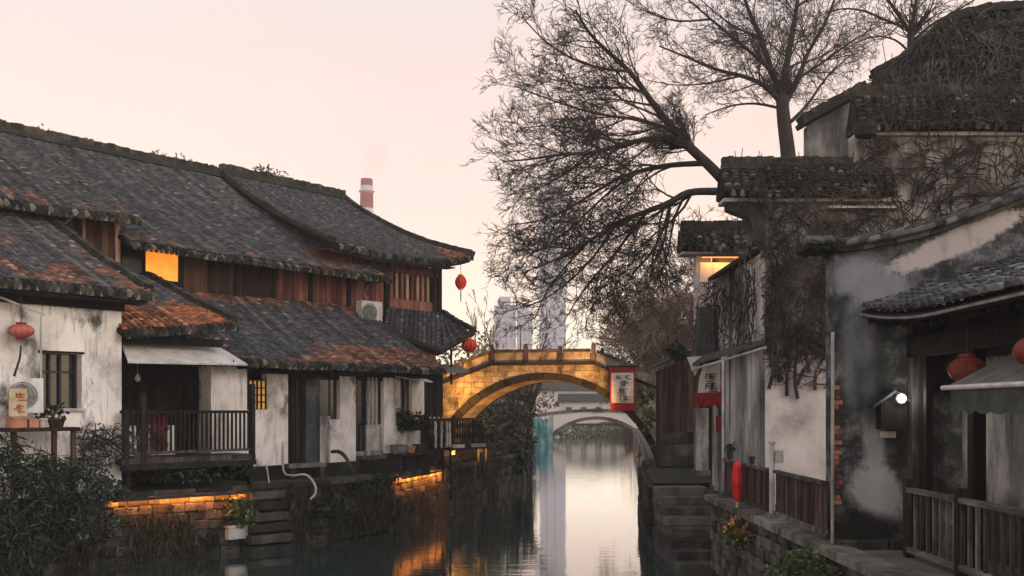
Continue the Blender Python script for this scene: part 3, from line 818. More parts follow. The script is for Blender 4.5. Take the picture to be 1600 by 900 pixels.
# string course and parapet, front and back
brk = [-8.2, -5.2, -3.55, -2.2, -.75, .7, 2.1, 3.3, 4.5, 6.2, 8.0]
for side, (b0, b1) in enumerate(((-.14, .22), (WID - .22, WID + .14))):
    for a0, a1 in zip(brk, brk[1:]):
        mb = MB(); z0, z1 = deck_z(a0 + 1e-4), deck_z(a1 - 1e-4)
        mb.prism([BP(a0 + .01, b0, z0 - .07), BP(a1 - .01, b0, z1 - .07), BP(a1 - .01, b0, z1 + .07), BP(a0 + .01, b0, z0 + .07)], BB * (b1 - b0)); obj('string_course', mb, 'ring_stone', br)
        mb = MB(); g = .13; f0, f1 = (a0 + g), (a1 - g); zz0 = z0 + (z1 - z0) * g / (a1 - a0); zz1 = z1 - (z1 - z0) * g / (a1 - a0)
        mb.prism([BP(f0, b0 + .11, zz0 + .075), BP(f1, b0 + .11, zz1 + .075), BP(f1, b0 + .11, zz1 + .47), BP(f0, b0 + .11, zz0 + .47)], BB * .15); obj('parapet_slab', mb, 'bridge_stone', br)
        mb = MB()
        mb.prism([BP(f0, b0 + .07, zz0 + .475), BP(f1, b0 + .07, zz1 + .475), BP(f1, b0 + .07, zz1 + .60), BP(f0, b0 + .07, zz0 + .60)], BB * .23); obj('parapet_cap', mb, 'cap_stone', br)
    for a in brk:
        hh = .66 if a in (-2.2, 2.1, -.75) else .56
        mb = MB(); z = deck_z(a)
        mb.box(BP(a, (b0 + b1) / 2, z + .07 + hh / 2), (.17, .22, hh), BROT); mb.box(BP(a, (b0 + b1) / 2, z + .07 + hh + .05), (.13, .15, .08), BROT)
        obj('post', mb, 'cap_stone', br)
mb = MB()
for a0, a1 in zip(brk, brk[1:]):
    mb.prism([BP(a0, .2, deck_z(a0 + 1e-4) - .04), BP(a1, .2, deck_z(a1 - 1e-4) - .04), BP(a1, .2, deck_z(a1 - 1e-4) + .03), BP(a0, .2, deck_z(a0 + 1e-4) + .03)], BB * (WID - .4))
obj('deck', mb, 'path', br)

def floodlight(name, label, p, aim, power, size=80, colr=(1, .52, .13), group='bridge floodlights', blend=.9, rad=.12):
    p, aim = Vector(p), Vector(aim); d = (aim - p).normalized()
    t = thing(name, label, 'floodlight', p, group)
    q = d.to_track_quat('-Z', 'Y').to_matrix()
    mb = MB(); mb.box(p - d * .13, (.26, .20, .16), mtx=q); mb.bar(p - d * .13 - Vector((0, 0, .22)), p - d * .13, .05); obj('housing', mb, 'dark_metal', t)
    mb = MB(); mb.box(p - d * .045, (.20, .15, .01), mtx=q); obj('lens', mb, 'led', t)
    ld = bpy.data.lights.new('floodlight_glow', 'SPOT'); ld.energy = power; ld.color = colr; ld.spot_size = R(size); ld.spot_blend = blend; ld.shadow_soft_size = rad
    lo = bpy.data.objects.new('floodlight_glow', ld); col.objects.link(lo); lo.parent = t
    lo.location = (0, 0, 0); lo.rotation_euler = d.to_track_quat('-Z', 'Y').to_euler()
    return t
floodlight('floodlight', 'small warm floodlight on the house-side quay aimed up at the bridge', (-2.6, 36.6, 2.05), BP(-1.2, 0, 4.9), 5200, 80, (1, .43, .08), blend=.6)
floodlight('floodlight', 'small warm floodlight on the stair-side quay aimed up at the bridge', (4.72, 34.4, 2.08), BP(-.4, 0, 5.2), 7600, 52, (1, .43, .08), blend=.5)
floodlight('floodlight', 'small warm floodlight under the vault of the bridge', BP(3.7, 1.9, 2.1), BP(-2.4, 2.0, 4.6), 300, 70, (1, .40, .10))

# banner hung on the bridge face
def glyphs(parent, m, o, ux, uy, nn, cells, seed):
    """brush-written signs, too small in the photograph to read: short ink strokes in character cells"""
    rs = random.Random(seed)
    for (cx, cy, w, h, k) in cells:
        mb = MB()
        for i in range(k):
            hor = i % 2 == 0
            x0, y0 = cx + rs.uniform(-.4, .1) * w, cy + (i / max(1, k - 1) - .5) * h * .8
            p = Vector(o) + Vector(ux) * x0 + Vector(uy) * y0 + Vector(nn) * .008
            if hor: q = p + Vector(ux) * w * rs.uniform(.45, .8)
            else:
                p = Vector(o) + Vector(ux) * (cx + rs.uniform(-.35, .35) * w) + Vector(uy) * (cy + h * .42) + Vector(nn) * .008
                q = p - Vector(uy) * h * rs.uniform(.5, .85) + Vector(ux) * w * rs.uniform(-.15, .15)
            mb.bar(p, q, .026, .026)
        obj('lettering', mb, m, parent)

bn = thing('banner', 'white vertical banner with red borders and dark lettering hung on the bridge', 'banner', BP(3.1, -.25, 3.9))
def bq(name, m, a0, a1, z0, z1, b, th=.02):
    mb = MB(); mb.prism([BP(a0, b, z0), BP(a1, b, z0), BP(a1, b, z1), BP(a0, b, z1)], BB * th); return obj(name, mb, m, bn)
a0, a1 = 2.88, 3.78
bq('border', 'banner_red', a0 - .07, a1 + .09, 5.50, 5.74, -.34); bq('cloth', 'banner_white', a0, a1, 4.27, 5.50, -.335)
bq('edge', 'banner_red', a0 - .06, a0, 4.27, 5.50, -.345); bq('edge', 'banner_red', a1, a1 + .06, 4.27, 5.50, -.345); bq('border', 'banner_red', a0 - .04, a1 + .05, 3.96, 4.27, -.34)
mb = MB(); mb.tube([BP(a0 - .2, -.33, 5.76), BP(a1 + .2, -.33, 5.76)], .03, 6); obj('rod', mb, 'dark_wood', bn)
for a in (a0, a1):
    mb = MB(); mb.tube([BP(a, -.33, 5.78), BP(a, -.05, deck_z(a) - .0)], .012, 4); obj('cord', mb, 'dark_wood', bn)
glyphs(bn, 'ink', BP((a0 + a1) / 2, -.34, 4.88), BA, (0, 0, 1), -BB, [(-.18, .43, .24, .16, 5), (.18, .43, .24, .16, 5), (-.02, .18, .34, .28, 8), (-.06, -.12, .34, .28, 8), (.02, -.42, .38, .30, 9)], 2)

# ================================================================== LEFT BANK HOUSES
# ---- upper timber house (long roof)
hb = thing('timber_house', 'long two-storey timber house with wide grey tiled roof and plank upper wall', 'house', L(-2, -5, GL))
ES, RS = S(0, -2.2) - 3.0, 6.23
ridge_t, ridge_z = -8.7, 13.16
fB0 = rect_surf(L(-11, -2.2, 8.96), L(6.23, -2.2, 8.96), L(-11, ridge_t, ridge_z), L(3.4, ridge_t, ridge_z), .16)
def fB(u, v): return fB0(u, v)
uc = (-4.05 + 11) / 17.23
def fBr(u, v): return fB0(uc + (1 - uc) * u, v)
def fBl(u, v): return fB0(uc * u, .36 + .64 * v)
deck('roof_deck', hb, fBr, 'dark_wood', 16, 8, .12)
deck('roof_deck', hb, fBl, 'dark_wood', 8, 6, .12)
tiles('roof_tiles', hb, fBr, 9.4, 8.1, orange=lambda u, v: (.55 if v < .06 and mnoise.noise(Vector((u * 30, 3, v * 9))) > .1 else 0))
tiles('roof_tiles', hb, fBl, 6.9, 5.3)
eave_roll('eave_tiles', hb, fBr, 10.2)
fBb = rect_surf(L(-11, -15.2, 8.96), L(6.23, -15.2, 8.96), L(-11, ridge_t - .1, ridge_z), L(3.4, ridge_t - .1, ridge_z), .16)
deck('back_roof', hb, fBb, 'dark_wood', 8, 4, .12)
fBh = rect_surf(L(6.23, -15.2, 8.96), L(6.23, -2.2, 8.96), L(3.4, ridge_t - .1, ridge_z), L(3.4, ridge_t, ridge_z), .16)
deck('hip_roof', hb, fBh, 'dark_wood', 8, 6, .12)
wavy_ridge('ridge', hb, [fB(i / 12, 1) + Vector((0, 0, .02)) for i in range(13)], .30, .40)
wavy_ridge('hip_ridge', hb, [fB(1, i / 8) + Vector((0, 0, .03)) for i in range(9)], .22, .22)
# core walls and upper plank wall at t=-3
mb = MB(); mb.prism([L(-10.6, -3.10, GL), L(5.6, -3.10, GL), L(5.6, -3.10, 9.5), L(-10.6, -3.10, 9.5)], -N * 11.4); obj('wall', mb, 'brown_wood', hb)
s = S(283, -3.0); k = 0
while s < 5.5:
    w = random.uniform(.20, .30); zb = 7.45
    red = random.random() < (.65 if s > 1.6 else .05)
    lbox('plank', hb, 'red_wood' if red else 'brown_wood', s, s + w - .012, -3.09, -3.03 + random.uniform(-.008, .008), zb, 9.15)
    s += w; k += 1
for px in (283, 370, 430, 485, 545):
    ss = S(px, -2.98); lbox('post', hb, 'dark_wood', ss - .07, ss + .07, -3.05, -2.93, 7.4, 9.2)
lbox('lintel', hb, 'dark_wood', S(190, -2.9), 5.7, -3.02, -2.86, 8.98, 9.16)
# lit window
s0, s1 = S(227, -3.0), S(279, -3.0)
wz0, wz1 = 8.05, 9.0
lw = lbox('lit_window', hb, 'lit_window', s0, s1, -3.085, -3.04, wz0, wz1, label='glowing orange window panel under the eave')
for a, b, c, d in ((s0 - .06, s0, wz0 - .06, wz1 + .06), (s1, s1 + .06, wz0 - .06, wz1 + .06)):
    sub(lbox('window_frame', hb, 'dark_wood', a, b, -3.09, -2.97, c, d), lw)
lw_sill = lbox('window_sill', hb, 'dark_wood', s0 - .06, s1 + .06, -3.09, -2.95, wz0 - .13, wz0 - .002)
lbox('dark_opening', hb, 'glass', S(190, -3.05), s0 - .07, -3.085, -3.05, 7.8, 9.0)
# raised side roof (dormer) at the near end
fG = rect_surf(L(-11, -2.0, 9.52), L(-3.85, -2.0, 9.64), L(-11, -5.7, 11.6), L(-3.95, -5.7, 11.6), .05)
deck('dormer_roof', hb, fG, 'dark_wood', 10, 5, .12)
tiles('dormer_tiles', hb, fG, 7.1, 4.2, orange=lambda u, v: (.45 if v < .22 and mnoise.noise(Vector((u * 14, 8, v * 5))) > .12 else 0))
eave_roll('dormer_eave_tiles', hb, fG, 7.1, r=.085)
s = -7.2
while s < -4.2:
    w = random.uniform(.16, .24); lbox('plank', hb, 'brown_wood' if s < -5 else ('red_wood' if random.random() < .2 else 'brown_wood'), s, s + w - .012, -2.86, -2.80 + random.uniform(-.008, .008), 7.6, 9.75); s += w
lbox('post', hb, 'pale_wood', -4.2, -4.06, -2.86, -2.72, 7.6, 9.8, label='pale corner post of the dormer')
lbox('post', hb, 'pale_wood', S(128, -2.8), S(128, -2.8) + .08, -2.80, -2.74, 8.0, 9.7)
mb = MB(); mb.bar(LP(90, 360, -2.5), LP(112, 340, -2.5), .05); obj('brace', mb, 'pale_wood', hb)
mb = MB(); mb.prism([L(-10.5, -2.87, 7.4), L(-4.1, -2.87, 7.4), L(-4.1, -2.87, 9.8), L(-10.5, -2.87, 9.8)], -N * .2); obj('dormer_wall', mb, 'dark_wood', hb)

# ---- near white house at the left edge of the view
hf = thing('white_house', 'near whitewashed house with dark window and overhanging tiled roof', 'house', L(-8, -1, GL))
fF = rect_surf(L(-12, 1.9, 7.0), L(-5.6, 1.9, 7.0), L(-12, -2.72, 9.35), L(-6.15, -2.72, 9.35), .12)
deck('roof_deck', hf, fF, 'dark_wood', 10, 6, .12)
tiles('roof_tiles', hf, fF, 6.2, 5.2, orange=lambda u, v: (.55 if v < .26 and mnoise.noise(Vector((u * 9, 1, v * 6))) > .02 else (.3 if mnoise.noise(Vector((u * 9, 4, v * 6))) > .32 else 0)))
eave_roll('eave_tiles', hf, fF, 6.4, r=.09)
wavy_ridge('verge', hf, [fF(1, i / 8) + Vector((0, 0, .02)) for i in range(9)], .2, .2)
sw = S(190, 1.2)
# wall with a real window opening (built of four pieces round the hole)
wa, wb = S(66, 1.2), S(128, 1.2); wz0, wz1 = ZL(97, 638, 1.2), ZL(97, 552, 1.2)
lbox('wall', hf, 'white_plaster', -12, wa, -3, 1.2, 1.9, 6.62)
lbox('wall', hf, 'white_plaster', wb, sw, -3, 1.2, 1.9, 6.62)
lbox('wall', hf, 'white_plaster', wa, wb, -3, 1.2, wz1, 6.62)
lbox('wall', hf, 'white_plaster', wa, wb, -3, 1.2, 1.9, wz0)
lbox('plinth', hf, 'dark_stone', -12, sw - .05, -3, .75, 1.2, 1.897)
for k in range(7): lbox('floor_joist', hf, 'dark_wood', sw - .25 - k * .8, sw - .13 - k * .8, .5, 1.16, 1.74, 1.895)
lbox('eave_beam', hf, 'dark_wood', -12, sw + .03, 1.05, 1.30, 6.52, 6.80)
wd = lbox('window', hf, 'glass', wa, wb, .80, .84, wz0, wz1)
for q in (wa + .02, (wa * .45 + wb * .55), wb - .05, (wa * .72 + wb * .28)):
    sub(lbox('mullion', hf, 'dark_metal', q, q + .05, .845, .92, wz0, wz1), wd)
sub(lbox('window_rail', hf, 'dark_metal', wa, wb, .845, .90, (wz0 + wz1) / 2 + .2, (wz0 + wz1) / 2 + .25), wd)
lbox('lintel', hf, 'dark_wood', wa - .1, wb + .05, 1.2, 1.24, wz1, wz1 + .05)
lbox('window_sill', hf, 'dirty_white', wa - .05, wb + .05, 1.0, 1.29, wz0 - .07, wz0 - .002)
# soffit boards
lbox('soffit', hf, 'dark_wood', -12, -5.7, 1.25, 1.85, 6.70, 6.74)
for k in range(20):
    ss = -11.8 + k * .32; lbox('rafter', hf, 'dark_wood', ss, ss + .07, 1.22, 1.86, 6.745, 6.83)
# thin pipe bracket over the lantern
mb = MB(); mb.tube([LP(-6, 462, 1.5), LP(70, 492, 1.5)], .028, 6); mb.tube([LP(64, 490, 1.5), LP(64, 660, 1.5)], .022, 6)
tag(obj('pipe_bracket', mb, 'dirty_white'), 'thin pale pipe frame standing in front of the near white house', 'pipe')

# ---- balcony bay between the two white walls
hp = thing('balcony_house', 'dark open bay with orange tiled porch roof and wooden balcony over the quay', 'house', L(-4.3, 0, GL))
fE = rect_surf(L(-6.15, 1.5, 5.98), L(-2.91, 1.5, 6.42), L(-6.1, -2.9, 8.0), L(-3.1, -2.9, 8.08), .08)
deck('roof_deck', hp, fE, 'dark_wood', 8, 6, .12)
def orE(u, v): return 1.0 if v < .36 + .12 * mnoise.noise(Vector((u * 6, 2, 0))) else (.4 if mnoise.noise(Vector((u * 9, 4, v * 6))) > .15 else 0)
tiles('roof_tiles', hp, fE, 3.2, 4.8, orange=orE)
eave_roll('eave_tiles', hp, fE, 3.2, r=.085)
mb = MB(); mb.lathe(L(-2.82, 1.48, 6.30), [(.02, -.1), (.10, -.08), (.13, 0), (.10, .09), (.02, .12)], 12); obj('eave_end', mb, 'mossy_tile', hp)
wavy_ridge('verge', hp, [fE(1, i / 8) + Vector((0, 0, .02)) for i in range(9)], .2, .2)
lbox('eave_beam', hp, 'dark_wood', -6.0, -3.0, .9, 1.1, 5.75, 5.95)
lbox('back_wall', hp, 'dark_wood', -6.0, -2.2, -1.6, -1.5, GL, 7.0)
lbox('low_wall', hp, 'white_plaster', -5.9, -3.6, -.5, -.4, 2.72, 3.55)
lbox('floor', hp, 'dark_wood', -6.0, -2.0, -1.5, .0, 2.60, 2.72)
pl0, pl1 = S(330, .25), S(386, .25)
lbox('pillar', hp, 'white_plaster', pl0, pl1, -.4, .25, 2.5, 5.62)
# balcony
bz0, bz1 = 2.62, 3.95
b0, b1 = S(188, 1.5), S(397, 1.5)
lbox('balcony_floor', hp, 'grey_wood', b0, b1, .05, 1.58, bz0 - .02, bz0 + .12)
lbox('floor_beam', hp, 'dark_wood', b0, b1, 1.48, 1.62, bz0 - .18, bz0 - .03)
lbox('top_rail', hp, 'dark_wood', b0, b1, 1.46, 1.56, bz1 - .05, bz1 + .03)
lbox('bottom_rail', hp, 'grey_wood', b0, b1, 1.47, 1.55, bz0 + .22, bz0 + .29)
nbal = 30
for k in range(nbal):
    q = b0 + (b1 - b0) * (k + .5) / nbal; lbox('baluster', hp, 'dark_wood', q - .022, q + .022, 1.485, 1.535, bz0 + .29, bz1 - .05)
for px, zt in ((223, ZL(223, 614, 1.52)), (394, ZL(394, 600, 1.52)), (196, bz1 + .05)):
    q = S(px, 1.52); lbox('post', hp, 'dark_wood', q - .06, q + .06, 1.43, 1.59, bz0 - .1, zt)
for px in (200, 300, 392):
    q = S(px, 1.3); lbox('prop', hp, 'dark_wood', q - .06, q + .06, 1.2, 1.34, GL - .1, bz0 - .05)
# awning over the bay
aw = thing('awning', 'pale flat sheet awning projecting over the balcony', 'awning', LP(270, 560, 1.2))
mb = MB(); A = [LP(188, 536, .55), LP(345, 545, .55), LP(386, 570, 1.62), LP(200, 566, 1.62)]
mb.prism(A, (0, 0, .035)); obj('sheet', mb, 'pale_canvas', aw)
mb = MB(); mb.bar(A[3], A[2], .05); obj('front_bar', mb, 'dirty_white', aw)
for px in (215, 300, 365):
    mb = MB(); mb.tube([LP(px, 565, 1.55), LP(px, 548, .2)], .02, 5); obj('stay', mb, 'dark_metal', aw)
# cloth drying on the rail, small lamp
mb = MB(); c0, c1 = S(235, 1.40), S(262, 1.40)
n_ = 8
for i in range(n_):
    x0 = c0 + (c1 - c0) * i / n_; x1 = c0 + (c1 - c0) * (i + 1) / n_; w0 = .03 * math.sin(i * 1.9); w1 = .03 * math.sin((i + 1) * 1.9)
    mb.prism([L(x0, 1.36 + w0, 2.85), L(x1, 1.36 + w1, 2.85), L(x1, 1.40, 3.98), L(x0, 1.40, 3.98)], -N * .015)
tag(obj('hanging_cloth', mb, 'banner_red'), 'dark red cloth hanging behind the balcony rail', 'cloth')
mb = MB(); p = LP(215, 590, .6); mb.tube([p + Vector((0, 0, .62)), p + Vector((0, 0, .1))], .008, 4); mb.lathe(p, [(.02, .1), (.05, .06), (.085, -.03), (.05, -.09), (.01, -.11)], 10)
tag(obj('hanging_lamp', mb, 'dirty_white'), 'small unlit bulb lamp hanging in the dark balcony bay', 'lamp')

# ---- waterside white house under the long low roof
ha = thing('waterside_house', 'low white plastered house with dark doors under the long patchy roof', 'house', L(1, -1, GL))
fA = rect_surf(L(-4.1, .85, 5.42), L(6.05, .85, 5.46), L(-4.1, -3.0, 7.74), L(5.6, -3.0, 7.80), .14)
deck('roof_deck', ha, fA, 'dark_wood', 16, 6, .12)
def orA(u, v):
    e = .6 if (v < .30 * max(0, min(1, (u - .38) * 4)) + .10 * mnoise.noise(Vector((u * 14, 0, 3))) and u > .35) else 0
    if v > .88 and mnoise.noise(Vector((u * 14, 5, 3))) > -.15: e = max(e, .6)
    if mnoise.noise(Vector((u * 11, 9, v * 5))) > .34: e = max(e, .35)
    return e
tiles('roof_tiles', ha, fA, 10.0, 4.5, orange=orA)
eave_roll('eave_tiles', ha, fA, 10.0, r=.08)
Zf, Zt = 2.28, 5.40
def wseg(nm, px0, px1, y0, y1, m, t0=-.3, t1=0., z=None, label=None):
    s0_, s1_ = S(px0, t1), S(px1, t1); pm = (px0 + px1) / 2
    z1_ = ZL(pm, y0, t1) if y0 is not None else Zt; z0_ = ZL(pm, y1, t1) if y1 is not None else Zf
    return lbox(nm, ha, m, s0_, s1_, t0, t1, z0_, z1_, label)
lbox('plinth', ha, 'dark_stone', S(386, .1), 4.4, -1.2, .22, 1.6, Zf - .003)
lbox('inner_wall', ha, 'dark_wood', -2.0, 4.4, -1.3, -1.2, Zf, 5.6)
wseg('wall', 386, 418, 640, None, 'white_plaster')
lat = wseg('lattice_window', 389, 416, 594, 640, 'gold_pane', -.16, -.12, label='amber lattice window')
for px in (389, 396, 402.5, 409, 416):
    sub(wseg('lattice_bar', px - .9, px + .9, 594, 640, 'dark_wood', -.12, -.07), lat)
for y in (594, 606, 617, 628, 640):
    sub(wseg('lattice_bar', 388, 417, y - 1, y + 1, 'dark_wood', -.118, -.08), lat)
wseg('wall', 418, 450, None, None, 'white_plaster', -.3, .0)
dr = wseg('door', 450, 478, None, None, 'dark_wood', -.30, -.22)
for px in (455, 462, 469): sub(wseg('door_board', px, px + 5.5, 588, None, 'dark_wood', -.22, -.195), dr)
wseg('wall', 478, 500, None, None, 'sooty_plaster', -.3, -.02)
wseg('window', 500, 516, 590, 650, 'glass', -.3, -.2); wseg('wall', 500, 516, 650, None, 'grey_plaster', -.3, -.03)
wseg('window', 516, 531, 590, 655, 'glass', -.3, -.15); wseg('wall', 516, 531, 655.5, None, 'white_plaster', -.3, .06)
wseg('wall', 531, 556, None, None, 'white_plaster', -.3, .02)
win = wseg('window', 556, 573, 588, 662, 'glass', -.3, -.14); wseg('wall', 556, 573, 705, None, 'grey_plaster', -.3, -.01)
sub(wseg('window_frame', 556, 558.5, 588, 662, 'grey_wood', -.14, -.05), win); sub(wseg('window_frame', 571, 573, 588, 662, 'grey_wood', -.14, -.05), win)
wseg('wall', 573, 590, 588, 660, 'grey_plaster', -.3, -.02)
for px in (576, 582, 588): wseg('pipe', px, px + 1.8, 590, 668, 'dirty_white', -.02, .05)
shu = wseg('shutter', 556, 572, 664, 704, 'dark_wood', -.3, -.1); wseg('panel', 573, 593, 664, 704, 'dirty_white', -.3, .0)
for px in (557, 563, 569): sub(wseg('shutter_slat', px, px + 2.5, 665, 703, 'grey_wood', -.1, -.06), shu)
wseg('window', 590, 600, 588, 662, 'glass', -.3, -.12)
wseg('wall', 573, 600, 704, None, 'grey_plaster', -.3, .01)
wseg('pillar', 600, 614, None, None, 'white_plaster', -.35, .05)
lbox('eave_beam', ha, 'dark_wood', -2.2, 6.0, .0, .18, 5.10, 5.36)
lbox('lintel', ha, 'dark_wood', S(450, 0), S(600, 0), -.3, -.01, 4.98, 5.12)
for k in range(26):
    ss = -2.0 + k * .30; lbox('rafter', ha, 'dark_wood', ss, ss + .07, .1, .82, 5.20, 5.30)
# end bay turned with the bank
e0, e1 = L(S(613, 0), -.1, 0), Vector((-3.3, 36.1, 0)); ed = (e1 - e0).normalized(); en = Vector((ed.y, -ed.x, 0))
def ebox(nm, f0, f1, z0, z1, m, t0=-.25, t1=0):
    a = e0.lerp(e1, f0) + en * (t0 + t1) / 2; b = e0.lerp(e1, f1) + en * (t0 + t1) / 2
    return pc(nm, ha, m, (a + b) / 2 + Vector((0, 0, (z0 + z1) / 2)), ((b - a).length, t1 - t0, z1 - z0), math.atan2(ed.y, ed.x))
ebox('wall', 0, .28, 1.7, 5.3, 'white_plaster'); ebox('window', .28, .62, 3.5, 5.2, 'glass', -.25, -.12); ebox('wall', .28, .62, 1.7, 3.5, 'white_plaster')
ebox('wall', .62, 1, 1.7, 5.3, 'white_plaster'); ebox('window_frame', .28, .33, 3.5, 5.2, 'grey_wood', -.12, -.06); ebox('window_frame', .44, .47, 3.5, 5.2, 'grey_wood', -.12, -.06)
mb = MB(); mb.prism([W(606, 588, 33.6), W(655, 589, 35.9), W(676, 598, 35.3), W(622, 590, 33.0)], (0, 0, .04))
tag(obj('awning', mb, 'pale_canvas'), 'small pale sheet awning at the far end of the white houses', 'awning')
mb = MB(); mb.prism([W(688, 573, 37.2), W(716, 574, 38.2), W(733, 582, 37.0), W(694, 584, 36.0)], (0, 0, .10))
tag(obj('porch_slab', mb, 'grey_canvas'), 'flat grey canopy slab beside the left end of the bridge', 'canopy')
# dark shed between the house and the bridge
sh = thing('waterside_shed', 'dark plank shed squeezed between the white house and the bridge', 'shed', (-3.3, 37.3, GL))
mb = MB(); mb.prism([(-3.35, 36.2, 1.7), (-2.75, 37.3, 1.7), (-2.75, 37.3, 5.75), (-3.35, 36.2, 5.75)], (-1.6, 1.2, 0)); obj('wall', mb, 'dark_wood', sh)
for k in range(9):
    f = (k + .5) / 9; p = Vector((-3.35, 36.2, 0)).lerp(Vector((-2.75, 37.3, 0)), f) + Vector((.06, -.035, 3.75)); pc('plank', sh, 'dark_wood', p, (.128, .03, 3.9), math.atan2(1.1, .6))
for k in range(4):
    p = Vector((-3.2 + k * .14, 36.2 + k * .26, 3.35)); pc('baluster', sh, 'pale_canvas', p + Vector((.12, -.08, 0)), (.05, .05, .75), .5)

# ---- corner house above, with upturned eave
hc = thing('corner_house', 'corner house with upturned eave, red slatted window and small skirt roof', 'house', L(7, -5, GL))
def fC(u, v):
    sR = 9.3 + 1.35 * (1 - v) ** 1.6; sL = 3.1 + .45 * (1 - v)
    s_ = sL + (sR - sL) * u; t_ = -2.15 - 6.55 * v
    z_ = 9.92 + 3.42 * (.72 * v + .28 * v * v)
    z_ += .42 * max(0, u - .72) ** 1.6 / (.28 ** 1.6) * (1 - v) ** 2.2 - .10 * math.sin(min(1, u / .8) * math.pi) * (1 - v)
    p = L(s_, t_, z_); p.z += .02 * mnoise.noise(p * .7)
    return p
deck('roof_deck', hc, fC, 'dark_wood', 18, 10, .14)
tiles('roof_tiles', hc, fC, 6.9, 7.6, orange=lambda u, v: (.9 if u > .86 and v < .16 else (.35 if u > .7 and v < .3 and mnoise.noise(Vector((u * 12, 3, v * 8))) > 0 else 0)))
eave_roll('eave_tiles', hc, fC, 7.2, r=.085)
wavy_ridge('ridge', hc, [fC(i / 6, 1) + Vector((0, 0, .0)) for i in range(7)], .32, .42)
wavy_ridge('verge', hc, [fC(0, i / 8) + Vector((0, 0, .02)) for i in range(9)], .2, .2)
wavy_ridge('hip_ridge', hc, [fC(1, i / 10) + Vector((0, 0, .02)) for i in range(11)], .22, .24)
tip = fC(1, 0)
mb = MB(); mb.tube([tip + Vector((-.25, -.15, -.05)), tip + Vector((0, 0, .0)), tip + Vector((.12, .05, .16))], [.16, .13, .05], 7); obj('eave_tip', mb, 'mossy_tile', hc)
mb = MB()
for i in range(12):
    a_, b_ = fC(i / 12, 0), fC((i + 1) / 12, 0); mb.bar(a_ + Vector((-.05, .05, -.20)) - N * .12, b_ + Vector((-.05, .05, -.20)) - N * .12, .10, .14)
obj('fascia', mb, 'grey_wood', hc)
mb = MB(); mb.prism([L(3.3, -3.08, GL), L(9.5, -3.08, GL), L(9.5, -3.08, 9.75), L(3.3, -3.08, 9.75)], -N * 9); obj('wall', mb, 'brown_wood', hc)
mb = MB(); mb.prism([L(3.3, -2.35, 9.70), L(9.9, -2.35, 9.74), L(9.9, -2.9, 9.74), L(3.3, -2.9, 9.70)], (0, 0, .04)); obj('soffit', mb, 'red_wood', hc)
lbox('beam', hc, 'red_wood', 3.3, 9.6, -3.06, -2.9, 9.35, 9.68)
sA, sB = S(607, -3.0), S(672, -3.0)
wpn = lbox('window_panel', hc, 'brown_wood', sA, sB, -3.07, -3.04, 8.0, 9.4)
for k in range(8):
    q = sA + (sB - sA) * (k + .5) / 8; sub(lbox('slat', hc, 'pale_wood' if k % 2 else 'red_wood', q - .065, q + .065, -3.04, -2.97, 8.35, 9.34), wpn)
lbox('sill_board', hc, 'red_wood', sA - .1, sB + .15, -3.05, -2.94, 7.95, 8.33)
s = 3.4
while s < sA - .2:
    lbox('plank', hc, 'red_wood', s, s + .22, -3.07, -3.02, 7.6, 9.34); s += .235
for px in (603, 677, 685):
    q = S(px, -3); lbox('post', hc, 'dark_wood', q - .09, q + .09, -3.08, -2.88, 7.4, 9.75)
# skirt roof
D = [LP(603, 480, -3.0), LP(691, 490, -3.0), LP(741, 519, -.8), LP(684, 551, -.75), LP(598, 519, -1.7)]
def fD(u, v):   # v=0 lower edge, v=1 wall
    lo = D[4].lerp(D[3], min(1, u / .72)) if u < .72 else D[3].lerp(D[2], (u - .72) / .28)
    hi = D[0].lerp(D[1], min(1, u / .8)) if u < .8 else D[1].lerp(D[1].lerp(D[2], .25), (u - .8) / .2)
    p = lo.lerp(hi, v); p.z -= .10 * math.sin(v * math.pi)
    return p
deck('skirt_deck', hc, fD, 'dark_wood', 14, 6, .12)
tiles('skirt_tiles', hc, fD, 3.6, 3.0, pitch=.22)
wavy_ridge('skirt_verge', hc, [D[4] + Vector((0, 0, .03)), D[4].lerp(D[3], .5), D[3] + Vector((0, 0, .02))], .2, .18)
wavy_ridge('skirt_eave', hc, [D[3] + Vector((0, 0, .0)), D[3].lerp(D[2], .5) + Vector((0, 0, -.06)), D[2]], .2, .16)
wavy_ridge('skirt_hip', hc, [D[1] + Vector((0, 0, .02)), D[1].lerp(D[2], .5) + Vector((0, 0, -.03)), D[2] + Vector((0, 0, .02))], .2, .18)
mb = MB(); mb.tube([LP(705, 545, -1.3), LP(705, 600, -1.3)], .05, 6); obj('skirt_post', mb, 'dark_wood', hc)

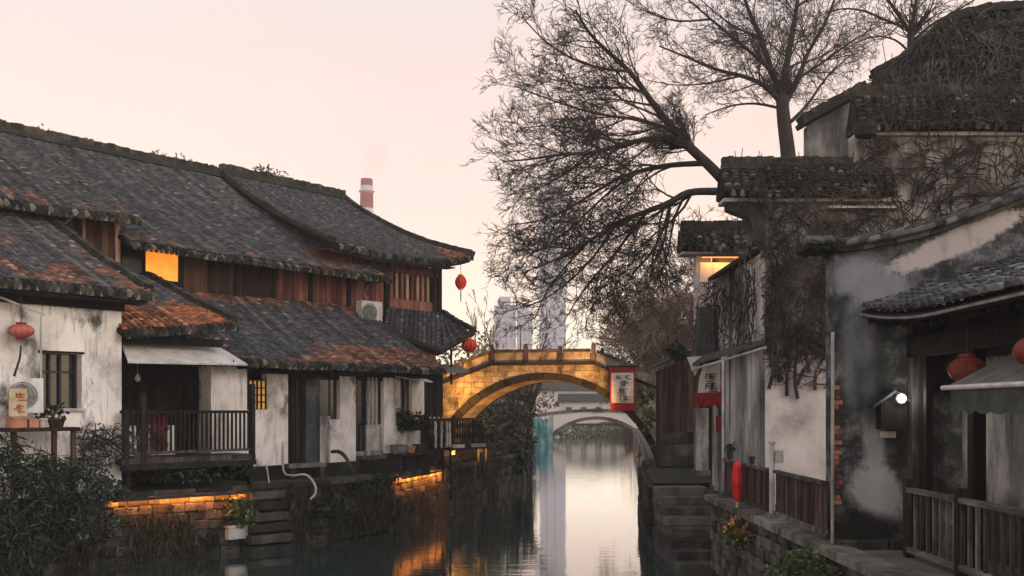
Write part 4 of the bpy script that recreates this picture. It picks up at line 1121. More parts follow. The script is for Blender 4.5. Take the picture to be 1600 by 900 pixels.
# ---- air conditioners
def aircon(label, c, rz, w=.9, h=.78, d=.36):
    t = thing('air_conditioner', label, 'air conditioner', Vector(c) - Vector((0, 0, h / 2)), 'air conditioner units on the houses')
    c = Vector(c); m = Matrix.Rotation(rz, 3, 'Z')
    def q(x, y, z): return c + m @ Vector((x, y, z))
    mb = MB(); mb.box(c, (w, d, h), rz); obj('casing', mb, 'white_paint', t)
    mb = MB(); n = 20; mb.prism([q(-.12 + math.cos(a) * h * .38, -d / 2 - .004, math.sin(a) * h * .34) for a in [2 * math.pi * i / n for i in range(n)]], m @ Vector((0, -.02, 0))); fan = obj('fan_recess', mb, 'grey_metal', t)
    for k in range(4):
        mb = MB(); rr_ = h * .38 * (k + 1) / 4
        mb.tube([q(-.12 + math.cos(a) * rr_, -d / 2 - .035, math.sin(a) * rr_) for a in [2 * math.pi * i / 24 for i in range(25)]], .009, 4, caps=False); sub(obj('grille_ring', mb, 'grey_metal', t), fan)
    for k in range(4):
        a = math.pi * k / 4; mb = MB(); mb.bar(q(-.12 - math.cos(a) * h * .38, -d / 2 - .035, -math.sin(a) * h * .38), q(-.12 + math.cos(a) * h * .38, -d / 2 - .035, math.sin(a) * h * .38), .012); sub(obj('grille_bar', mb, 'grey_metal', t), fan)
    for sx in (-1, 1):
        mb = MB(); mb.box(q(sx * w * .34, 0, -h / 2 - .04), (.06, d + .1, .08), rz); obj('foot', mb, 'grey_metal', t)
    return t
aircon('white air conditioner unit standing on the low roof below the plank wall', LP(577, 489, -2.35) , LROT - R(6), .92, .84)
aircon('white air conditioner unit standing before the near white house beside the plants', LP(44, 618, 1.75), LROT - R(20), .62, .80)
mb = MB(); mb.tube([LP(573, 470, -2.3), LP(570, 458, -2.7), LP(575, 446, -2.95)], .025, 5); tag(obj('cable_duct', mb, 'pale_wood'), 'thin cable duct rising from the rooftop air conditioner', 'duct')

# ---- lanterns
def lantern(label, c, r, h, m='red_silk', cord_up=.4, tassel=.35, ribs=12, collar='gold', tm=None):
    c = Vector(c); t = thing('lantern', label, 'lantern', c, 'paper lanterns along the canal')
    prof = [(r * .42, -h / 2)] + [(r * (.42 + .58 * math.sin(math.pi * (i + .5) / 10) ** .75), -h / 2 + h * (i + .5) / 10) for i in range(10)] + [(r * .42, h / 2)]
    mb = MB(); mb.lathe(c, prof, 24); shd = obj('shade', mb, m, t, smooth=True)
    for z in (-h / 2 - .02, h / 2 + .02):
        mb = MB(); mb.lathe(c + Vector((0, 0, z)), [(r * .40, -.025), (r * .44, 0), (r * .40, .025)], 16); obj('collar', mb, collar, t)
    for k in range(ribs):
        a = 2 * math.pi * k / ribs; mb = MB(); mb.tube([c + Vector((math.cos(a) * q * 1.01, math.sin(a) * q * 1.01, z)) for q, z in prof[1:-1]], .005, 3, caps=False); sub(obj('rib', mb, collar, t), shd)
    mb = MB(); mb.tube([c + Vector((0, 0, h / 2)), c + Vector((0, 0, h / 2 + cord_up))], .012, 5); obj('cord', mb, 'dark_metal', t)
    if tassel:
        mb = MB(); mb.tube([c + Vector((0, 0, -h / 2)), c + Vector((0, 0, -h / 2 - tassel * .4)), c + Vector((0, 0, -h / 2 - tassel))], [.012, .03, .02], 6); obj('tassel', mb, tm or m, t)
    return t
pt = LP(720, 441, -2.35); lantern('round red lantern hanging free under the upturned corner eave', pt, .235, .55, cord_up=.66, tassel=.55, tm='grey_wood')
lantern('red lantern hanging below the skirt roof by the bridge end', W(733, 540, 37.3), .30, .50, cord_up=.45, tassel=.2)
lantern('faded pink flattened lantern hanging before the near white house', LP(33, 517, 1.6), .28, .30, 'pink_silk', .75, .12, collar='rust_silk')

# ================================================================== LEFT BANK DETAILS
# warm strip lamps fixed under the quay coping
def strip_lamp(label, a, b, nn, power):
    a, b, nn = Vector(a), Vector(b), Vector(nn)
    t = thing('strip_lamp', label, 'lamp', (a + b) / 2, 'strip lamps under the quay coping')
    mb = MB(); mb.bar(a + Vector((0, 0, .01)) + nn * .05, b + Vector((0, 0, .01)) + nn * .05, .025, .085); obj('housing', mb, 'dark_metal', t)
    mb = MB(); mb.bar(a, b, .035, .02); obj('tube', mb, 'led', t)
    n = max(1, round((b - a).length / 1.1))
    for k in range(n):
        p = a.lerp(b, (k + .5) / n) - Vector((0, 0, .02))
        ld = bpy.data.lights.new('strip_glow', 'AREA'); ld.shape = 'RECTANGLE'; ld.size = (b - a).length / n; ld.size_y = .04
        ld.energy = power * (b - a).length / n; ld.color = (1, .27, .04)
        lo = bpy.data.objects.new('strip_glow', ld); col.objects.link(lo); lo.parent = t
        lo.location = p - (a + b) / 2
        d = (Vector((0, 0, -.75)) - nn).normalized(); x = (b - a).normalized()
        z = -d; x = (x - z * x.dot(z)).normalized(); y = z.cross(x)
        lo.rotation_euler = Matrix((x, y, z)).transposed().to_euler()
    return t
def along(a, b, f, out, z):
    a, b = Vector((*a, 0)), Vector((*b, 0)); d = (b - a).normalized(); nn = Vector((d.y, -d.x, 0))
    return a.lerp(b, f) + nn * out + Vector((0, 0, z)), nn
pa, nn = along((-11.2, 24), (-7.6, 27.4), .22, .235, 1.655); pb, _ = along((-11.2, 24), (-7.6, 27.4), .98, .235, 1.655)
strip_lamp('warm strip lamp under the coping below the balcony', pa, pb, nn, 36)
pa, nn = along((-4.2, 32), (-2.75, 37.5), .12, .235, 1.655); pb, _ = along((-4.2, 32), (-2.75, 37.5), .98, .235, 1.655)
strip_lamp('warm strip lamp under the coping near the bridge', pa, pb, nn, 60)

# ledge with pots in front of the near white house
ld_ = thing('plant_shelf', 'brown plank shelf on posts carrying pots before the near white house', 'shelf', LP(60, 690, 1.9))
sA, sB = S(8, 1.9), S(118, 1.9); zt = ZL(60, 668, 1.9)
lbox('top', ld_, 'fence_wood', sA, sB, 1.5, 2.15, zt - .09, zt)
for q in (sA + .15, (sA + sB) / 2 + .25, sB - .1): lbox('leg', ld_, 'fence_wood', q - .05, q + .05, 1.95, 2.05, 1.2, zt - .09)
def pot(label, c, r, h, m='terracotta', leaves=None):
    c = Vector(c); t = thing('flower_pot', label, 'flower pot', c, 'pots on the quay')
    mb = MB(); mb.lathe(c, [(r * .72, 0), (r * .95, h * .75), (r * 1.08, h * .78), (r * 1.08, h), (r * .9, h)], 14); pt_ = obj('pot', mb, m, t, smooth=False)
    if leaves:
        mb = MB(); leaf_cloud(mb, c + Vector((0, 0, h + leaves[1] * .7)), (leaves[0], leaves[0], leaves[1]), leaves[2], .07); obj('foliage', mb, leaves[3], t, kind='stuff')
    return t
def at_shelf(px): return L(S(px, 1.85), 1.85, zt)
t = thing('wooden_box', 'pink terracotta box at the near end of the plant shelf', 'box', at_shelf(24))
lbox('body', t, 'terracotta', S(14, 1.85), S(38, 1.85), 1.65, 2.0, zt, zt + .21); lbox('rim', t, 'terracotta', S(13, 1.85), S(39, 1.85), 1.63, 2.02, zt + .212, zt + .25)
t = thing('wooden_box', 'smaller reddish box in the middle of the plant shelf', 'box', at_shelf(50))
lbox('body', t, 'terracotta', S(43, 1.85), S(58, 1.85), 1.7, 1.95, zt, zt + .16); lbox('rim', t, 'terracotta', S(42.5, 1.85), S(58.5, 1.85), 1.69, 1.96, zt + .162, zt + .19)
pot('dark shallow pot with a small plant at the far end of the shelf', at_shelf(88), .20, .22, 'fence_wood', (.22, .2, 90, 'leaf_dark'))
pot('white pot next to the dark pot on the plant shelf', at_shelf(67), .11, .22, 'dirty_white', (.12, .12, 40, 'leaf_dark'))
sg = thing('paper_notice', 'straw-coloured notice board with red brush strokes propped on the shelf', 'notice board', L(S(28, 1.95), 1.95, zt + .25))
q0, q1 = S(15, 2.0), S(43, 2.0)
lbox('board', sg, 'straw_paper', q0, q1, 1.94, 1.97, zt + .26, zt + .90)
glyphs(sg, 'red_ink', L((q0 + q1) / 2, 1.972, zt + .58), U, (0, 0, 1), N, [(0, .14, .26, .2, 6), (0, -.13, .26, .2, 6)], 6)
lbox('stand', sg, 'fence_wood', q0, q1, 1.90, 1.935, zt + .25, zt + .33)
mb = MB(); mb.tube([LP(33, 540, 1.55), LP(31, 560, 1.55), LP(22, 588, 1.55)], [.02, .025, .03], 6); tag(obj('cable', mb, 'dark_metal'), 'dark cable dangling below the faded pink lantern', 'cable')

# white planter and green steps by the water
pv, nn = along((-11.2, 24), (-7.6, 27.4), .90, .35, .62)
pl_ = thing('planter', 'white planter box with yellowing plant hung on the quay by the water', 'planter', pv)
mb = MB(); rz = math.atan2(-nn.x, nn.y) + math.pi; c = W(369, 832, 27.0); mb.box(c, (.60, .28, .34), R(43)); obj('box', mb, 'dirty_white', pl_)
mb = MB(); mb.box(c + Vector((0, 0, .19)), (.66, .34, .05), R(43)); obj('rim', mb, 'dirty_white', pl_)
mb = MB(); leaf_cloud(mb, c + Vector((.1, 0, .55)), (.45, .3, .42), 420, .09, 2.4, -.2); obj('foliage', mb, 'leaf_mid', pl_, kind='stuff')
mb = MB(); mb.box(c + Vector((-.1, .16, -.1)), (.5, .34, .10), R(43)); obj('bracket', mb, 'dark_metal', pl_)
gs = thing('quay_steps', 'short flight of green slimy stone steps cut into the house-side quay', 'stairs', (-7.2, 27.3, 0))
for k in range(6):
    z1 = .12 + k * .30; cc = W(428, 0, 27.6); f = k / 5
    pc('step', gs, 'dark_stone', (-6.95 + f * -.25, 27.35 + f * .55, z1 - .08), (1.35 - .05 * k, .75, .24), R(43), var=k % 4, rough_=.012)
# hoses
def hose(label, pts, r, m='dirty_white'):
    mb = MB(); P = [Vector(p) for p in pts]; fine = []
    for i in range(len(P) - 1):
        p0, p1, p2, p3 = P[max(0, i - 1)], P[i], P[i + 1], P[min(len(P) - 1, i + 2)]
        for k in range(6):
            t = k / 6; fine.append(.5 * ((2 * p1) + (p2 - p0) * t + (2 * p0 - 5 * p1 + 4 * p2 - p3) * t * t + (3 * p1 - p0 - 3 * p2 + p3) * t ** 3))
    fine.append(P[-1]); mb.tube(fine, r, 6); return tag(obj('hose', mb, m, smooth=True), label, 'hose')
hose('pale hose curling from the white wall over the quay edge', [W(442, 690, 29.4), W(443, 735, 29.0), W(455, 743, 28.6), W(478, 742, 28.4), W(491, 756, 28.3), W(493, 770, 28.3), W(485, 780, 28.3)], .035)
hose('thin pale hose hanging straight down the quay', [W(416, 726, 28.8), W(419, 745, 28.3), W(424, 778, 27.9)], .025)
hose('thick grey pipe bending out of the wall over the quay', [W(519, 706, 30.4), W(530, 706, 30.0), W(541, 716, 29.6), W(552, 740, 29.4)], .06, 'grey_wood')
# stone bench and basins along the terrace
def bench(label, px0, px1, py, Y0, Y1, m='stone'):
    a, b = W(px0, py, Y0), W(px1, py, Y1); z = (a.z + b.z) / 2; a.z = b.z = z
    t = thing('stone_bench', label, 'bench', ((a + b) / 2).xy.to_3d() + Vector((0, 0, GL)), 'stone slabs on the house terrace')
    pbar('slab', t, m, a, b, .45, .12)
    for f in (.12, .88):
        p = a.lerp(b, f); pc('leg', t, 'dark_stone', (p.x, p.y, (GL - .1 + z - .06) / 2), (.18, .36, z - GL + .04), LROT, rough_=.02)
    return t
bench('stone slab bench below the dark doorway of the white house', 446, 505, 727, 29.6, 30.5)
bench('stone slab bench under the shuttered window', 560, 603, 714, 32.0, 33.0)
def basin(label, p, r, h, m):
    p = Vector(p); t = thing('basin', label, 'basin', p, 'basins and tubs on the terrace'); mb = MB()
    mb.lathe(p, [(r * .8, 0), (r, h), (r * .93, h), (r * .75, .05)], 18); obj('bowl', mb, m, t, smooth=False)
    mb = MB(); mb.lathe(p + Vector((0, 0, h - .01)), [(r * .98, 0), (r * 1.06, .02), (r * .98, .04)], 18); obj('rim', mb, m, t); return t
jb = thing('wash_stand', 'low dark wooden stand with tubs before the end bay of the white houses', 'stand', (-3.55, 33.2, GL))
ja, jb_ = W(612, 712, 32.7), W(664, 712, 34.6); ja.z = jb_.z = 2.46
pbar('top', jb, 'dark_wood', ja, jb_, .7, .07)
for f in (.06, .5, .94):
    p = ja.lerp(jb_, f); pc('leg', jb, 'dark_wood', (p.x, p.y, (GL - .2 + 2.43) / 2), (.5, .08, 2.43 - GL + .2), .3)
def on_stand(f, o=0): p = ja.lerp(jb_, f); return Vector((p.x + o, p.y, 2.497))
basin('grey tub on the wash stand by the last white pillar', on_stand(.2), .30, .28, 'grey_metal')
basin('small pinkish basin in the middle of the wash stand', on_stand(.52), .22, .20, 'terracotta')
basin('dark tub at the far end of the wash stand', on_stand(.82), .26, .24, 'dark_metal')
wbx = thing('window_box', 'wooden window box full of dark foliage under the end bay window', 'window box', W(640, 672, 34.4))
pbar('box', wbx, 'dark_wood', W(622, 668, 33.9), W(655, 668, 35.3), .3, .22); pbar('bracket', wbx, 'dark_wood', W(630, 676, 34.3), W(630, 676, 34.3) + Vector((-.35, .15, -.25)), .05, .05)
mb = MB(); leaf_cloud(mb, W(640, 655, 34.2), (.75, .4, .28), 420, .09); leaf_cloud(mb, W(623, 655, 33.9), (.22, .2, .42), 200, .08)
obj('foliage', mb, 'leaf_dark', wbx, kind='stuff')
# low dark table and railing beside the bridge foot
tb = thing('tea_table', 'long dark wooden tea table on the terrace next to the bridge', 'table', (-2.9, 38.0, GL))
pa, pb = W(694, 702, 36.2), W(757, 706, 38.4); pb.z = pa.z
pbar('table_top', tb, 'dark_wood', pa, pb, .8, .08)
for f in (.06, .94):
    for o_ in (-.3, .3):
        p = pa.lerp(pb, f); pc('leg', tb, 'dark_wood', (p.x + o_ * .5, p.y - o_ * .3, (p.z + GL) / 2 - .3), (.08, .08, p.z - GL + .7))
for k, (px, py, Y, w, h, m, lb) in enumerate(((712, 703, 36.6, .55, .10, 'dirty_white', 'flat pale tray on the tea table'), (743, 698, 37.6, .7, .10, 'grey_metal', 'long grey crate at the bridge end of the tea table'), (724, 700, 37.0, .4, .16, 'dark_wood', 'small dark box in the middle of the tea table'))):
    c = W(px, py, Y); c.z = pa.z + .043 + h / 2; t = thing('tray' if k == 0 else 'crate', lb, 'tray' if k == 0 else 'crate', c)
    pc('body', t, m, c, (w, .4, h), R(40)); pc('rim', t, m, c + Vector((0, 0, h / 2 + .012)), (w + .04, .44, .02), R(40))
rl = thing('balustrade', 'dark turned-wood balustrade with pale balusters along the terrace by the bridge', 'railing', (-2.9, 37.6, GL))
ra, rb = W(660, 655, 34.6), W(752, 652, 39.0); ra.z = rb.z = 3.62
pbar('top_rail', rl, 'dark_wood', ra, rb, .12, .10); pbar('bottom_rail', rl, 'dark_wood', ra - Vector((0, 0, 1.1)), rb - Vector((0, 0, 1.1)), .1, .1)
for k in range(22):
    p = ra.lerp(rb, (k + .5) / 22); mb = MB(); pale = k in (4, 6, 8, 9)
    mb.lathe(p - Vector((0, 0, 1.05)), [(.03, 0), (.05, .08), (.028, .22), (.06, .42), (.03, .62), (.055, .8), (.03, 1.0)], 8); obj('baluster', mb, 'dirty_white' if pale else 'dark_wood', rl)
for f in (0, .5, 1): p = ra.lerp(rb, f); pc('post', rl, 'dark_wood', p - Vector((0, 0, .6)), (.13, .13, 1.5))

# vegetation on the house-side quay
def shrub(label, cat, specs, m, size, long=2.0, stems=True, name='shrub', droop=.3):
    base = Vector(specs[0][0]); t = thing(name, label, cat, base)
    mb = MB(); sb = MB()
    for (c, rad, n) in specs:
        leaf_cloud(mb, c, rad, n, size, long, droop)
        for k in range(max(3, n // 160)):
            p = Vector(c) + Vector((random.uniform(-.3, .3) * rad[0], random.uniform(-.3, .3) * rad[1], -rad[2])); q = Vector(c) + Vector((random.gauss(0, .5) * rad[0], random.gauss(0, .5) * rad[1], rad[2] * random.uniform(.3, 1.1)))
            sb.tube([p, p.lerp(q, .5) + Vector((random.gauss(0, .08), random.gauss(0, .08), 0)), q], [.02, .014, .006], 4)
    obj('foliage', mb, m, t, kind='stuff'); obj('stems', sb, 'vine', t, kind='stuff')
    return t
def rc(px, py, Y): return W(px, py, Y)
shrub('tall dark bamboo-leaved thicket crowding the near corner of the house-side quay', 'shrub',
      [(rc(25, 760, 21.5), (1.1, .8, 1.0), 1500), (rc(70, 740, 22), (.8, .7, .55), 800), (rc(10, 845, 21), (.8, .6, .8), 800), (rc(95, 800, 22.3), (.75, .7, .6), 800), (rc(55, 865, 21.5), (.6, .5, .4), 350), (rc(5, 705, 21.5), (.4, .5, .5), 260)], 'leaf_dark', .042, 5.0, droop=.7)
shrub('grey-green leafy bush spilling over the quay below the near white house', 'shrub',
      [(rc(130, 770, 22.8), (.7, .6, .55), 900), (rc(170, 765, 23.6), (.5, .5, .32), 500), (rc(115, 820, 22.6), (.5, .45, .5), 380), (rc(160, 815, 23.6), (.5, .4, .4), 400), (rc(135, 730, 23), (.6, .5, .3), 400)], 'leaf_grey', .065, 1.7)
mb = MB(); vines(mb, rc(110, 735, 23.4), U, (0, 0, 1), 2.6, 1.15, 170, 1.3, .018, -.5, .05)
tag(obj('dry_creeper', mb, 'vine'), 'bare dry creeper stems slanting over the foot of the near white wall', 'creeper')
# weeds hanging on the quay face (nobody could count them)
mb = MB()
for (a, b, n, zlo, zhi) in (((-11.2, 24), (-7.6, 27.4), 3500, .02, 1.35), ((-7.0, 28.0), (-5.4, 29.6), 3000, .1, 1.8), ((-5.4, 29.6), (-4.2, 32), 3000, .1, 1.5), ((-4.2, 32), (-2.75, 37.5), 2600, .02, 1.2), ((-2.3, 40), (1.1, 57), 7000, .2, 2.6), ((-15.5, 19.5), (-11.2, 24), 2500, .1, 2.0)):
    for _ in range(n):
        f = random.random(); p, nn = along(a, b, f, .12 + random.uniform(0, .28), random.uniform(zlo, zhi))
        if mnoise.noise(Vector((p.x * 1.3, p.y * 1.3, p.z * .45))) < -.05: continue
        ln = random.uniform(.10, .42); d = Vector((random.gauss(0, .25), random.gauss(0, .25), -1)).normalized(); ln = min(ln, max(.04, p.z - .03))
        w = Vector((random.gauss(0, 1), random.gauss(0, 1), 0)).normalized() * random.uniform(.006, .018)
        mb.face([p, p + d * ln * .5 + w, p + d * ln, p + d * ln * .5 - w])
o = obj('quay_weeds', mb, 'leaf_weed'); o['kind'] = 'stuff'; o['label'] = 'dry brown weeds hanging over the mossy house-side quay'
mb = MB()
for (c, rad, n) in ((rc(520, 790, 29.0), (.7, .5, .4), 260), (rc(560, 760, 30.2), (.6, .4, .3), 200), (rc(250, 742, 25.8), (1.6, .4, .28), 520), (rc(350, 735, 27), (1.2, .4, .22), 300), (rc(470, 770, 28.6), (.8, .4, .25), 220), (rc(600, 745, 31), (.5, .4, .25), 150)):
    leaf_cloud(mb, c, rad, n, .085, 1.5)
for _ in range(420):    # leafy scraps rooted in the joints
    a, b = random.choice((((-11.2, 24), (-7.6, 27.4)), ((-7.6, 27.4), (-5.4, 29.6)), ((-5.4, 29.6), (-4.2, 32)), ((-2.3, 40), (1.1, 57))))
    p, nn = along(a, b, random.random(), .18, random.uniform(.1, 1.5)); leaf_cloud(mb, p, (.16, .16, .14), random.randint(4, 12), .06, 1.5)
o = obj('quay_undergrowth', mb, 'leaf_dark'); o['kind'] = 'stuff'; o['label'] = 'dark undergrowth along the terrace edge above the quay'
# grass tufts on the ridges
mb = MB()
for f, n in ((.28, 20), (.34, 14), (.5, 8), (.62, 8), (.80, 26), (.86, 12)):
    p = fB(f, 1) + Vector((0, 0, .45)); leaf_cloud(mb, p, (.3, .3, .10), n, .06, 2.5, -.6)
for f, n in ((.30, 60), (.36, 40), (.45, 25)):
    p = fC(f, 1) + Vector((0, 0, .5)); leaf_cloud(mb, p, (.45, .3, .14), n, .07, 2.2, -.6)
o = obj('ridge_weeds', mb, 'leaf_mid'); o['kind'] = 'stuff'; o['label'] = 'small weeds growing on the roof ridges'
# shrubs beyond the bridge on the house side
shrub('dark evergreen shrubbery on the quay seen under the left of the arch', 'shrub',
      [(Vector((-2.0, 47, 2.9)), (1.6, 1.2, 1.2), 800), (Vector((-.6, 50, 2.6)), (1.3, 1.4, 1.2), 800), (Vector((.3, 54, 2.6)), (1.0, 1.4, 1.5), 800), (Vector((-.9, 53, 4.6)), (1.4, 1.5, 1.4), 700), (Vector((.55, 57, 4.4)), (1.0, 1.4, 1.4), 600), (Vector((.1, 50, 1.4)), (.7, 1.8, .9), 500)], 'leaf_dark', .15, 1.7)
shrub('weedy bush hanging from the quay corner beneath the bridge', 'shrub',
      [(Vector((-1.9, 43.6, 1.7)), (.6, 1.2, .8), 420), (Vector((-.75, 47.5, 1.2)), (.5, 1.4, .8), 420), (Vector((.1, 51.5, .9)), (.45, 1.4, .7), 360)], 'leaf_mid', .11, 2.6, droop=1.2)

# ================================================================== RIGHT BANK
# ---- near house with soot-stained gable wall and tiled porch roof
TZ = 1.84
h1 = thing('gable_house', 'near house with soot-stained curved gable wall and tiled porch roof', 'house', (7, 13, TZ))
# gable (fire) wall facing us at y=15, outline curved along the top
GY = 15.0
def gtop(x):   # top of the wall under its coping
    f = max(0, min(1, (x - 4.7) / 3.6)); return 6.42 + .95 * f ** 1.7 + max(0, x - 8.3) * .42
xs = [5.04 + i * .2 for i in range(36)]
poly = [Vector((xs[0], GY, TZ - .1)), Vector((xs[-1], GY, TZ - .1))] + [Vector((x, GY, gtop(x))) for x in reversed(xs)]
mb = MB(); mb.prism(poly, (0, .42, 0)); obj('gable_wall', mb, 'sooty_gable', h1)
# coping: bed course and rows of tiles following the curve
cx = [4.60 + i * .17 for i in range(47)]
for k, (a, b) in enumerate(zip(cx, cx[1:])):
    za, zb = gtop(a) + (.10 if a < 5.0 else 0), gtop(b) + (.04 if b < 5 else 0)
    mb = MB(); mb.prism([(a, GY - .14, za), (b - .006, GY - .14, zb), (b - .006, GY - .14, zb + .07), (a, GY - .14, za + .07)], (0, .70, 0)); obj('coping_brick', mb, 'dark_stone', h1)
    mb = MB(); mb.tube([(a + .02, GY - .20, za + .12), (b + .04, GY - .20, zb + .14)], [.042, .052], 7); obj('coping_tile', mb, 'tile_single', h1)
    mb = MB(); mb.tube([(a + .01, GY + .10, za + .15), (b + .03, GY + .10, zb + .17)], [.075, .088], 8); obj('ridge_tile', mb, 'tile_single', h1)
# bare plaster patch on the gable wall (paler, its own outline, slightly proud)
mb = MB()
up = [(5.88, 6.28), (6.2, 6.48), (6.6, 6.62), (7.0, 6.75), (7.4, 6.92), (7.72, 7.08), (7.82, 7.0), (7.62, 6.82), (7.3, 6.66), (7.0, 6.50), (6.7, 6.34), (6.45, 6.16), (6.2, 6.02), (5.98, 5.93), (5.84, 6.06)]
pass
# exposed brick quoin at its near corner
rs = random.Random(21)
for r in range(24):
    z = 2.55 + r * .078
    if 2.95 < z < 3.1 or z > 4.05 and rs.random() < .25: pass
    n = 1 + (r % 2); x = 5.045
    w = rs.uniform(.07, .10) if r % 2 else rs.uniform(.11, .15)
    if 3.05 < z < 3.22: w *= .6
    pc('brick', h1, 'brick', (x + w / 2 - .012, GY + .038, z), (w, .10, .066), rot=(0, rs.gauss(0, .02), rs.gauss(0, .03)), var=rs.randint(0, 3), rough_=.02)
    if r % 4 == 0 and 3.3 < z < 4.1: pc('brick', h1, 'brick', (x + w + .06, GY + .037, z), (.11, .09, .062), rot=(0, 0, rs.gauss(0, .03)), var=rs.randint(0, 3), rough_=.02)
# plinth stones under the wall
for r in range(2):
    x = 5.02
    while x < 6.1:
        w = rs.uniform(.3, .5); pc('plinth_stone', h1, 'dark_stone', (x + w / 2, GY - .10, TZ - .14 + r * .19), (w * .97, .22, .18), var=rs.randint(0, 3), rough_=.03); x += w
# white corner pipe
mb = MB(); mb.tube([(4.98, GY - .08, TZ - .05), (4.985, GY - .08, 5.05), (5.0, GY - .04, 5.2)], .027, 8); tag(obj('drain_pipe', mb, 'dirty_white', smooth=True), 'white drain pipe up the near corner of the soot-stained wall', 'pipe')
# porch roof: single curved tiles
def fR(u, v):   # u: along y from the wall towards us, v: up the slope
    y = GY - .05 - u * 6.2; x = 5.45 + v * 3.4
    z = 5.30 + .62 * (v * 3.4) * .55 + .12 * (v ** 2) * 3.4 * .55 + .26 * max(0, 1 - u / .45) ** 2 * (1 - v)
    return Vector((x, y, z))
deck('roof_deck', h1, fR, 'dark_wood', 12, 8, .10)
def arch_tile(m, r=.088, ln=.26):
    mb = MB(); n = 5; lo = []; hi = []
    for i in range(n):
        a = math.pi * i / (n - 1); lo.append(Vector((math.cos(a) * r, 0, math.sin(a) * r * .9 + .02))); hi.append(Vector((math.cos(a) * r * .88, ln, math.sin(a) * r * .78)))
    li = [p * .8 for p in lo]
    mb.raw(lo + hi + li, [(i, i + 1, n + i + 1, n + i) for i in range(n - 1)] + [(i, 2 * n + i, 2 * n + i + 1, i + 1) for i in range(n - 1)] + [tuple(range(3 * n - 1, 2 * n - 1, -1))])
    me = bpy.data.meshes.new('arch_tile'); me.from_pydata([tuple(p) for p in mb.v], [], mb.f); me.materials.append(M[m]); me.update(); return me
AT = arch_tile('tile_single')
nu, nv = 26, 18; pan = MB(); rest = MB(); cnt = 0
for i in range(nu):
    u = (i + .5) / nu
    for j in range(nv):
        v = j / nv; p = fR(u, v); q = fR(u, min(1, v + .06)); d = (q - p).normalized(); side = Vector((0, -1, 0)); nn = side.cross(d)
        if nn.z < 0: nn = -nn
        x_ = d.cross(nn)
        mtx = Matrix((x_, d, nn)).transposed()
        px = 800 + p.x / p.y * FPX
        if px < 1625 and cnt < 300:
            o = bpy.data.objects.new('roof_tile', AT); col.objects.link(o); o.parent = h1; cnt += 1
            o.location = p + nn * (.03 + random.gauss(0, .006)) + side * random.gauss(0, .010) - OFF[h1.name]; o.rotation_euler = (mtx @ Matrix.Rotation(random.gauss(0, .06), 3, 'Z')).to_euler()
            OFF[o.name] = OFF[h1.name]
        else:
            vs_ = [tuple(mtx @ Vector(w_.co) + p + nn * .03) for w_ in AT.vertices]; rest.raw(vs_, [tuple(f.vertices) for f in AT.polygons])
        w0, w1 = fR(u + .5 / nu, v), fR(u + .5 / nu, min(1, v + 1.2 / nv)); h = .08
        pan.raw([w0 + side * h + nn * .05, w0 + nn * .015, w0 - side * h + nn * .05, w1 + side * h + nn * .03, w1, w1 - side * h + nn * .03], [(0, 1, 4, 3), (1, 2, 5, 4)])
obj('hollow_tiles', pan, 'mossy_tile', h1, kind='stuff'); obj('far_tiles', rest, 'mossy_tile', h1, kind='stuff')
mb = MB(); P = [fR(i / 14, 0) + Vector((-.03, 0, -.07)) for i in range(15)]
for a, b in zip(P, P[1:]): mb.bar(a, b, .04, .035)
obj('eave_board', mb, 'grey_metal', h1)
for k in range(20):
    p = fR((k + .5) / 20, 0); q = fR((k + .5) / 20, .5); pbar('rafter', h1, 'dark_wood', p + Vector((.05, 0, -.17)), q + Vector((0, 0, -.17)), .06, .08)
# porch: posts, beam, back wall with door
lintel = MB(); lintel.box((6.2, 11.6, 4.95), (.16, 6.6, .30)); obj('beam', lintel, 'dark_wood', h1)
lintel = MB(); lintel.box((6.75, 11.6, 5.3), (.10, 6.6, 1.1)); obj('upper_wall', lintel, 'dark_wood', h1)
for y, w, m in ((14.75, .20, 'grey_wood'), (14.35, .10, 'dark_wood'), (12.85, .17, 'dark_wood'), (10.4, .17, 'dark_wood')):
    pc('post', h1, m, (6.22, y, (TZ + 4.85) / 2), (w, w, 4.85 - TZ))
mb = MB(); mb.box((7.0, 13.6, (TZ + 4.8) / 2), (.12, 2.4, 4.8 - TZ)); obj('back_wall', mb, 'grey_plaster', h1)
mb = MB(); mb.box((6.95, 11.0, (TZ + 4.8) / 2), (.12, 2.78, 4.8 - TZ)); obj('front_wall', mb, 'rose_plaster', h1)
dor = pc('door', h1, 'grey_plaster', (6.88, 11.6, 2.68), (.02, .96, 1.66)); sub(pc('door_frame', h1, 'fence_wood', (6.87, 12.15, 2.7), (.06, .14, 1.72)), dor); sub(pc('door_frame', h1, 'fence_wood', (6.87, 11.65, 3.62), (.06, 1.14, .14)), dor)
pc('low_panel', h1, 'fence_wood', (6.90, 13.5, 2.25), (.06, 1.9, .8))
mb = MB(); mb.box((7.3, 14.9, 5.0), (2.2, .05, 1.4)); obj('end_panel', mb, 'dark_wood', h1)
